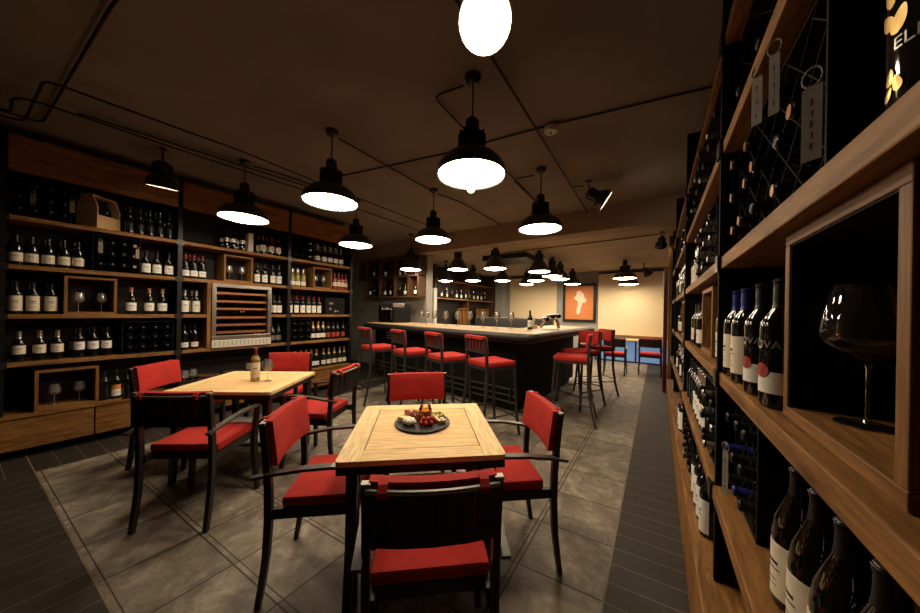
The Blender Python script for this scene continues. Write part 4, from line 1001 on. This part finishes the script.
# back bar shelves along the kitchen wall
XB = -5.0
t = thing('back_bar_shelf', 'long dark back-bar shelving with bottles behind the lamps', 'shelving', (XB, 6.2, 0))
for z in (1.80, 2.32):
    bm = BM(); box(bm, -.32, 0, 0, 3.4, z - .03, z); obj('shelf_board', bm, M['oak_y'], t)
bm = BM(); box(bm, -.33, -.32, 0, 3.4, 0, 2.7); obj('back_panel', bm, M['darkplank'], t)
bm = BM(); box(bm, -.32, .12, 0, 3.4, 0, 1.02); obj('cupboard', bm, M['matte'], t)
for y in (0.015, 1.7, 3.385):
    bm = BM(); box(bm, -.32, .0, y - .015, y + .015, 1.02, 2.7); obj('post', bm, M['walnut_z'], t)
for k in range(12):
    y = 6.32 + k * .25
    bottle((XB - .08, y, 1.80), 0, f'bottle on the back-bar shelf behind the lamps, {ordw(k, 12)} of the row', 'bottles on back-bar shelf', kind=['bordeaux', 'squat', 'burgundy'][k % 3], lab=['paper', 'paper', 'cream', None][k % 4], cap=['foilblack', 'foilred', 'foilsilver'][k % 3], lettering=False)
for k, y in enumerate((7.5, 7.74, 8.6, 8.85, 9.1)):
    t = thing('wooden_crate', f'{ordw(k, 5)} upright wooden wine crate on the back-bar counter', 'crate', (XB + .02, y, 1.0205), 0, 'crates on back bar')
    bm = BM(); box(bm, -.10, .0, -.10, .10, 0, .02); box(bm, -.10, 0, -.10, .10, .48, .50); box(bm, -.10, 0, -.10, -.085, .02, .48); box(bm, -.10, 0, .085, .10, .02, .48); obj('box_frame', bm, M['oak_z'], t)
    bm = BM(); box(bm, -.10, -.09, -.085, .085, .02, .48); obj('back_panel', bm, M['oak_z'], t)

# ------------------------------------------------------------------ table settings
def onT(T, a, u, v, z): p = uvp(T, a, u, v); return (p[0], p[1], z)
TZ = .75
P0 = (-1.150, 1.325)
bm = BM(); lathe(bm, [(.12, 0), (.147, .004), (.162, .011), (.159, .013), (.142, .008), (0, .0065)], 40); pl = tag(obj('serving_plate', bm, M['slate'], None, True), 'round dark slate plate of snacks on the near table', 'plate'); pl.location = (*P0, TZ + .0006)
rx, ry = Vector((math.cos(th), math.sin(th))), Vector((-math.sin(th), math.cos(th)))
def onP(a, b, z): q = rx * (a * 1.14) + ry * (b * 1.14); return (P0[0] + q.x, P0[1] + q.y, TZ + z)
PZ = .0098
t = thing('honey_jar', 'small glass jar of amber honey in the middle of plate', 'jar', onP(.01, .035, PZ))
bm = BM(); lathe(bm, [(.033, 0), (.037, .004), (.037, .058), (.0, .058)], 20); obj('honey', bm, M['honey'], t, True)
bm = BM(); lathe(bm, [(.0375, .0), (.0395, .003), (.0395, .062), (.034, .072), (.034, .080), (.032, .080), (.032, .072), (.0375, .062)], 20, cap0=False, cap1=False); obj('glass_jar', bm, M['clear'], t, True)
def ball(name, pos, r, m, label, cat, group, sc=(1, 1, 1), leaf=False):
    r *= 1.13
    bm = BM(); sph(bm, (0, 0, r * sc[2]), r, 12, 8, sc)
    o = tag(obj(name, bm, m, None, True), label, cat, group); o.location = pos
    if leaf:
        bm = BM(); lathe(bm, [(.006, 0), (.004, .003), (0, .005)], 6, (0, 0, 2 * r * sc[2] - .003)); obj('leaf_cap', bm, M['olive'], o)
    return o
for k, (a, b) in enumerate(((-.075, -.035), (-.055, -.05), (-.035, -.045), (-.045, -.02))):
    ball('mozzarella_ball', onP(a - .005, b - .005, PZ), .017, M['mozz'], 'white mozzarella ball at the left front of the snack plate', 'cheese', 'mozzarella balls', (1, 1, .9))
k = 0
for a, b, z in ((.0, -.02, 0), (.022, -.03, 0), (.044, -.025, 0), (.06, -.005, 0), (.035, -.003, 0), (.0, -.055, 0), (.025, -.062, 0), (.05, -.052, 0), (.012, -.04, .018), (.035, -.042, .018), (.05, -.028, .018)):
    ball('strawberry', onP(a, b, PZ + z), .0115, M['berry'], 'red strawberry in the heap at front of the snack plate', 'strawberry', 'strawberries on the plate', (1, 1, 1.1), True)
for a, b, z in ((.055, .05, 0), (.075, .045, 0), (.09, .055, 0), (.062, .072, 0), (.082, .076, 0), (.10, .072, 0), (.07, .095, 0), (.09, .095, 0), (.066, .06, .016), (.084, .062, .016), (.076, .08, .016)):
    ball('green_grape', onP(a, b, PZ + z), .0120, M['grape'], 'green grape in the bunch at right back of the plate', 'grape', 'grapes on the plate')
for j, (a, b) in enumerate(((.075, .005), (.10, .012), (.09, -.018), (.112, -.012), (.068, .028))):
    bm = BM(); box(bm, -.011, .011, -.011, .011, 0, .02, .002, rz=j * .7); o = tag(obj('cheese_cube', bm, M['cheese']), 'yellow cheese cube at right side of the snack plate', 'cheese', 'cheese cubes'); o.location = onP(a, b, PZ + .0005)
for j, (a, b) in enumerate(((-.088, .052), (-.052, .085), (-.033, .042), (-.095, .088))):
    bm = BM()
    pts = [(.004 + .026 * (q / 22) * math.cos(q * .62), .026 * (q / 22) * math.sin(q * .62)) for q in range(23)]
    for q in range(22):
        a0, a1 = pts[q], pts[q + 1]; h0 = .03 + .006 * math.sin(q * 1.7); h1 = .03 + .006 * math.sin((q + 1) * 1.7)
        v = [bm.verts.new((a0[0], a0[1], 0)), bm.verts.new((a1[0], a1[1], 0)), bm.verts.new((a1[0] * 1.2, a1[1] * 1.2, h1)), bm.verts.new((a0[0] * 1.2, a0[1] * 1.2, h0))]
        bm.faces.new(v)
    bmesh.ops.remove_doubles(bm, verts=bm.verts, dist=.0002); bmesh.ops.solidify(bm, geom=list(bm.faces), thickness=.0016)
    o = tag(obj('ham_roll', bm, M['ham'], None, True), f'{["left", "back", "right", "front"][j]} rolled slice of cured ham at left of the plate', 'ham', 'ham rolls'); o.location = onP(a, b, PZ)
bm = BM(); prism(bm, [(-.045, -.02), (.045, -.012), (.02, .028), (-.02, .025)], 0, .022); o = tag(obj('cheese_wedge', bm, M['cheese']), 'pale cheese wedge at left of the snack plate', 'cheese'); o.location = onP(-.088, -.004, PZ + .003)
# bottle and glass on far table
B2 = (-3.055, 1.18)
b = bottle((*B2, TZ), R(-20), 'pale white-wine bottle with red capsule on the far table', 'table bottle', glass='glassblond', lab='cream', cap='foilred', span=(.035, .17))
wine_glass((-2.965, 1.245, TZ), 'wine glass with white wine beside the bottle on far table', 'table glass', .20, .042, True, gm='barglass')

# ------------------------------------------------------------------ lamps
def pendant(loc, ceil, label, style='dome', sc=1.0, bulb=False):
    x, y, z = loc
    t = thing('pendant_lamp', label, 'lamp', (x, y, z), 0, 'black pendant lamps')
    r = .238 * sc
    bm = BM()
    if style == 'dome':
        out = [(r, 0), (r + .004, .006), (r * .985, .04), (r * .90, .085), (r * .72, .125), (r * .5, .15), (.095 * sc, .16), (.095 * sc, .17)]
    else:
        out = [(r, 0), (r + .004, .006), (r * .96, .03), (r * .80, .10), (r * .60, .18), (r * .42, .235), (.085 * sc, .25), (.085 * sc, .26)]
    inn = [(a - .004, b - (.003 if b > .02 else 0)) for a, b in reversed(out)]
    lathe(bm, out + inn, 36, cap0=False, cap1=False)
    # close the rim
    zt = out[-1][1]
    lathe(bm, [(out[-1][0], zt), (0.0, zt)], 36, cap0=False, cap1=False)
    obj('shade', bm, M['lampblack'], t, True)
    bm = BM(); hr = out[-1][0]
    lathe(bm, [(hr * .8, zt), (hr * .8, zt + .12 * sc), (hr * .55, zt + .135 * sc), (hr * .5, zt + .135 * sc), (hr * .5, zt + .21 * sc), (hr * .3, zt + .23 * sc), (.012, zt + .235 * sc), (0, zt + .235 * sc)], 18)
    for k in range(12):
        a = 2 * PI * k / 12; c_, s_ = math.cos(a), math.sin(a)
        beam(bm, (c_ * hr * .85, s_ * hr * .85, zt), (c_ * hr * .85, s_ * hr * .85, zt + .125 * sc), .008, .03, Vector((c_, s_, 0)))
    obj('ribbed_housing', bm, M['lampblack'], t)
    top_ = zt + .23 * sc
    bm = BM(); H0 = ceil - z; tube(bm, [(0, 0, top_), (.002, .002, (top_ + H0) / 2), (0, 0, H0 - .01)], .006, 6); obj('cord', bm, M['black'], t, True)
    bm = BM(); lathe(bm, [(.018, H0 - .055), (.04, H0 - .045), (.055, H0 - .02), (.058, H0)], 16); obj('ceiling_cup', bm, M['lampblack'], t, True)
    bm = BM(); lathe(bm, [(0, -.026), (r * .4, -.021), (r * .75, -.006), (r * .96, .010)], 32, cap0=False, cap1=False); obj('diffuser', bm, M['glow'], t, True)
    if bulb:
        bm = BM(); lathe(bm, [(0, -.115), (.02, -.11), (.031, -.09), (.031, -.07), (.02, -.04), (.016, -.02)], 16, cap1=False); obj('bulb', bm, M['bulb'], t, True)
    return t
pendant((-1.083, 1.716, 2.36), CEIL, 'large dome pendant with bulb showing, right above the near table', bulb=True)
pendant((-2.487, 1.543, 2.39), CEIL, 'large dome pendant above the gap between both tables')
pendant((-3.818, 1.338, 2.405), CEIL, 'large dome pendant nearest the left shelves')
pendant((-2.505, 3.035, 2.365), CEIL, 'dome pendant between the front stools and the tables')
pendant((-1.11, 3.235, 2.36), CEIL, 'dome pendant hanging over the front right corner of bar')
pendant((-3.72, 2.72, 2.37), CEIL, 'dome pendant by the far bay of left shelves')
BL = [(-4.36, 4.56, 2.29, .95), (-3.619, 5.25, 2.33, .95), (-4.60, 6.12, 2.21, .8), (-4.381, 7.134, 2.3, .95), (-2.754, 5.333, 2.3, .98), (-3.62, 7.481, 2.3, .95), (-2.118, 6.155, 2.3, 1), (-2.786, 7.861, 2.3, 1), (-2.105, 7.049, 2.3, 1), (-2.103, 7.741, 2.3, 1), (-3.402, 8.752, 2.3, .95), (-2.108, 9.1, 2.29, 1)]
bl_lab = ['over the left end of the bar', 'over the bar glasses, second along the bar', 'small one in front of the back-bar shelf', 'beyond the bar before the back-bar shelf', 'over the middle of the bar below the cassette', 'behind the large lamp over bar middle', 'right of the cassette over the bar bottle', 'just behind lamp over the bar bottle', 'second in the right hand bar line', 'third in the right hand bar line', 'farthest left one by the far blind', 'farthest right one before the map picture']
for i, (x, y, z, s) in enumerate(BL):
    pendant((x, y, z), CEIL2 if y > BEAMY + .3 else (2.70 if y > BEAMY else CEIL), 'cone pendant ' + bl_lab[i], 'cone', s)
pendant((-.671, 8.2, 2.3), CEIL2, 'dome pendant at the aisle end before the wide blind, front one', 'dome', 1.12)
pendant((-.66, 9.2, 2.24), CEIL2, 'dome pendant at the aisle end close to the wide blind', 'dome', 1.05)

def spot(loc, ceil, aim, label, sc=1.0, drop=.14, lens=.122):
    """adjustable spotlight: stem from ceiling, tilted bell with lit lens"""
    x, y, _ = loc
    t = thing('spotlight', label, 'lamp', (x, y, ceil), 0, 'black adjustable spotlights')
    bm = BM(); lathe(bm, [(.03, -.02), (.035, 0)], 14); tube(bm, [(0, 0, -.02), (0, 0, -drop)], .009, 8); obj('mount', bm, M['lampblack'], t, True)
    d = Vector(aim).normalized(); q = d.to_track_quat('Z', 'Y').to_matrix().to_4x4()
    mt = Matrix.Translation((0, 0, -drop)) @ q
    r = .105 * sc
    bm = BM(); out = [(r, .20 * sc), (r * .98, .15 * sc), (r * .75, .11 * sc), (r * .5, .09 * sc), (r * .5, .0), (r * .35, -.02), (0, -.02)]; lathe(bm, out + [], 24, cap0=False, cap1=False)
    for k in range(8):
        a = 2 * PI * k / 8; beam(bm, (math.cos(a) * r * .53, math.sin(a) * r * .53, .0), (math.cos(a) * r * .53, math.sin(a) * r * .53, .085 * sc), .006, .02, Vector((math.cos(a), math.sin(a), 0)))
    move(bm, mt); obj('bell_housing', bm, M['lampblack'], t, True)
    bm = BM(); lathe(bm, [(r, .20 * sc), (r * .95, .20 * sc), (r * .93, .15 * sc), (r * .70, .115 * sc)], 24, cap0=False, cap1=False); move(bm, mt); obj('reflector', bm, M['reflector'], t, True)
    bm = BM(); lr = r * (.93 if lens > .15 else .74); lathe(bm, [(lr, lens * sc), (lr * .6, (lens + .006) * sc), (0, (lens + .009) * sc)], 24, cap0=False, cap1=False); move(bm, mt); obj('lens', bm, M['spotglow'], t, True)
    return t
spot((-4.241, .766, 0), CEIL, (-.22, .05, -.97), 'black spotlight aimed at the top of the left shelves', 1.2, .16, .116)
spot((-.715, 3.85, 0), CEIL, (.82, .24, -.54), 'black spotlight near the beam aimed at the right shelves', 1.15, .14)
spot((-.625, 1.075, 0), CEIL, (.30, -.50, -.81), 'black spotlight at the top edge facing toward the camera', 1.0, .354, .180)
spot((-.30, 8.9, 0), CEIL2, (.5, .3, -.6), 'small spotlight on the far ceiling right of the aisle pendants', 1.0, .14)
spot((.05, 5.62, 0), CEIL2, (-.1, .8, -.7), 'dark unlit-looking spotlight at right below the lower ceiling', .8, .10)

# ------------------------------------------------------------------ ceiling conduits
CZ = CEIL - .036
def conduit(pts, label, r=.011, z=CZ):
    r *= .75
    bm = BM(); P = [Vector((x, y, z)) for x, y in pts]
    # round the corners a little
    Q = [P[0]]
    for i in range(1, len(P) - 1):
        a, b = (P[i - 1] - P[i]), (P[i + 1] - P[i]); l = min(.06, a.length * .4, b.length * .4)
        Q += [P[i] + a.normalized() * l, P[i] + (a.normalized() + b.normalized()) * l * .28, P[i] + b.normalized() * l]
    Q.append(P[-1]); tube(bm, Q, r, 8)
    return tag(obj('conduit', bm, M['conduit'], None, True), label, 'conduit', 'dark ceiling conduits')
conduit([(-1.6, .35), (-2.42, .236), (-3.484, .146), (-3.96, .107), (-4.508, .057), (-4.538, -.6)], 'thick conduit crossing the upper left ceiling corner', .011)
conduit([(-4.43, -.6), (-4.40, -.09), (-4.078, -.08), (-3.99, .0), (-3.96, .988), (-3.87, 2.1), (-3.86, 4.85)], 'conduit with a small jog running beside the left shelves', z=CZ - .032)
conduit([(-4.48, -.6), (-4.455, -.031), (-3.50, .05), (-3.405, 1.148), (-3.43, 2.0), (-3.43, 4.85)], 'conduit with a wide jog running past the leftmost pendant', z=CZ - .058)
conduit([(-4.02, .22), (-3.98, .5), (-3.90, 1.29), (-3.80, 2.0), (-3.80, 2.64)], 'conduit ending at the pendant by the far bay', z=CZ)
conduit([(-1.155, 1.708), (-1.403, 1.671), (-1.43, 2.4), (-1.45, 4.85)], 'bent conduit from the pendant above near table to the beam')
conduit([(-2.488, 1.615), (-2.502, 2.965)], 'straight conduit joining two dome pendants over the tables')
conduit([(-2.49, 3.105), (-2.40, 3.5), (-2.38, 4.85)], 'conduit from the pendant before the stools to the beam')
conduit([(-3.79, 1.405), (-3.72, 1.7), (-3.70, 2.3)], 'short conduit beside the leftmost pendant', z=CZ + .004)
conduit([(-3.25, 2.11), (-1.876, 2.379), (-.826, 2.50), (.35, 2.70)], 'conduit crossing the ceiling sideways through the smoke detector', .010, CEIL - .011)
conduit([(-.86, .9), (-.882, 2.525), (-.902, 3.734), (-.913, 4.87)], 'long conduit running past the smoke detector to the beam', .012, CZ - .02)
conduit([(-.885, 3.77), (-.77, 3.83)], 'short branch conduit to the spotlight near the beam', .010, CZ - .02)
conduit([(-1.185, 3.222), (-1.43, 3.18), (-1.47, 4.85)], 'bent conduit from the pendant over the bar corner', z=CZ - .026)
conduit([(-3.2, 5.95), (-.6, 5.80), (.10, 5.745)], 'conduit crossing the lower ceiling beyond the beam', .012, CEIL2 - .002)
conduit([(-2.24, 6.2), (-2.24, 9.3)], 'conduit along the right hand line of bar pendants', .010, CEIL2 + .004)
t = thing('smoke_detector', 'round white smoke detector on the ceiling conduit', 'detector', (-.785, 2.52, CEIL - .0715), 0)
bm = BM(); lathe(bm, [(.03, 0), (.05, .006), (.058, .02), (.058, .048)], 20); obj('housing', bm, M['plate_grey'], t, True)
bm = BM(); lathe(bm, [(.012, -.003), (.012, .002)], 10); obj('sensor_cap', bm, M['black'], t)
t = thing('ceiling_cassette', 'dark air-conditioning cassette under the lower ceiling over bar', 'air conditioner', (-2.95, 6.55, CEIL2 - .10), R(0))
bm = BM(); box(bm, -.55, .55, -.45, .45, .0, .125, .02); obj('housing', bm, M['charcoal'], t)
bm = BM()
for k in range(7): box(bm, -.3, .3, -.3 + k * .095, -.26 + k * .095, -.004, .0)
obj('grille', bm, M['stoolmetal'], t)

# ------------------------------------------------------------------ world and view
w = bpy.data.worlds.new('world'); w.use_nodes = True; S.world = w
w.node_tree.nodes['Background'].inputs[0].default_value = (0.01, 0.008, 0.006, 1); w.node_tree.nodes['Background'].inputs[1].default_value = 0.3
S.view_settings.view_transform = 'Standard'; S.view_settings.look = 'None'; S.view_settings.gamma = 1.0; S.view_settings.use_curve_mapping = False
S.view_settings.exposure = 1.22
S.cycles.use_denoising = True
S.cycles.max_bounces = 8; S.cycles.transparent_max_bounces = 24
S.cycles.sample_clamp_indirect = 6.0
print('bottles', NB[0], 'objects', len(bpy.data.objects))
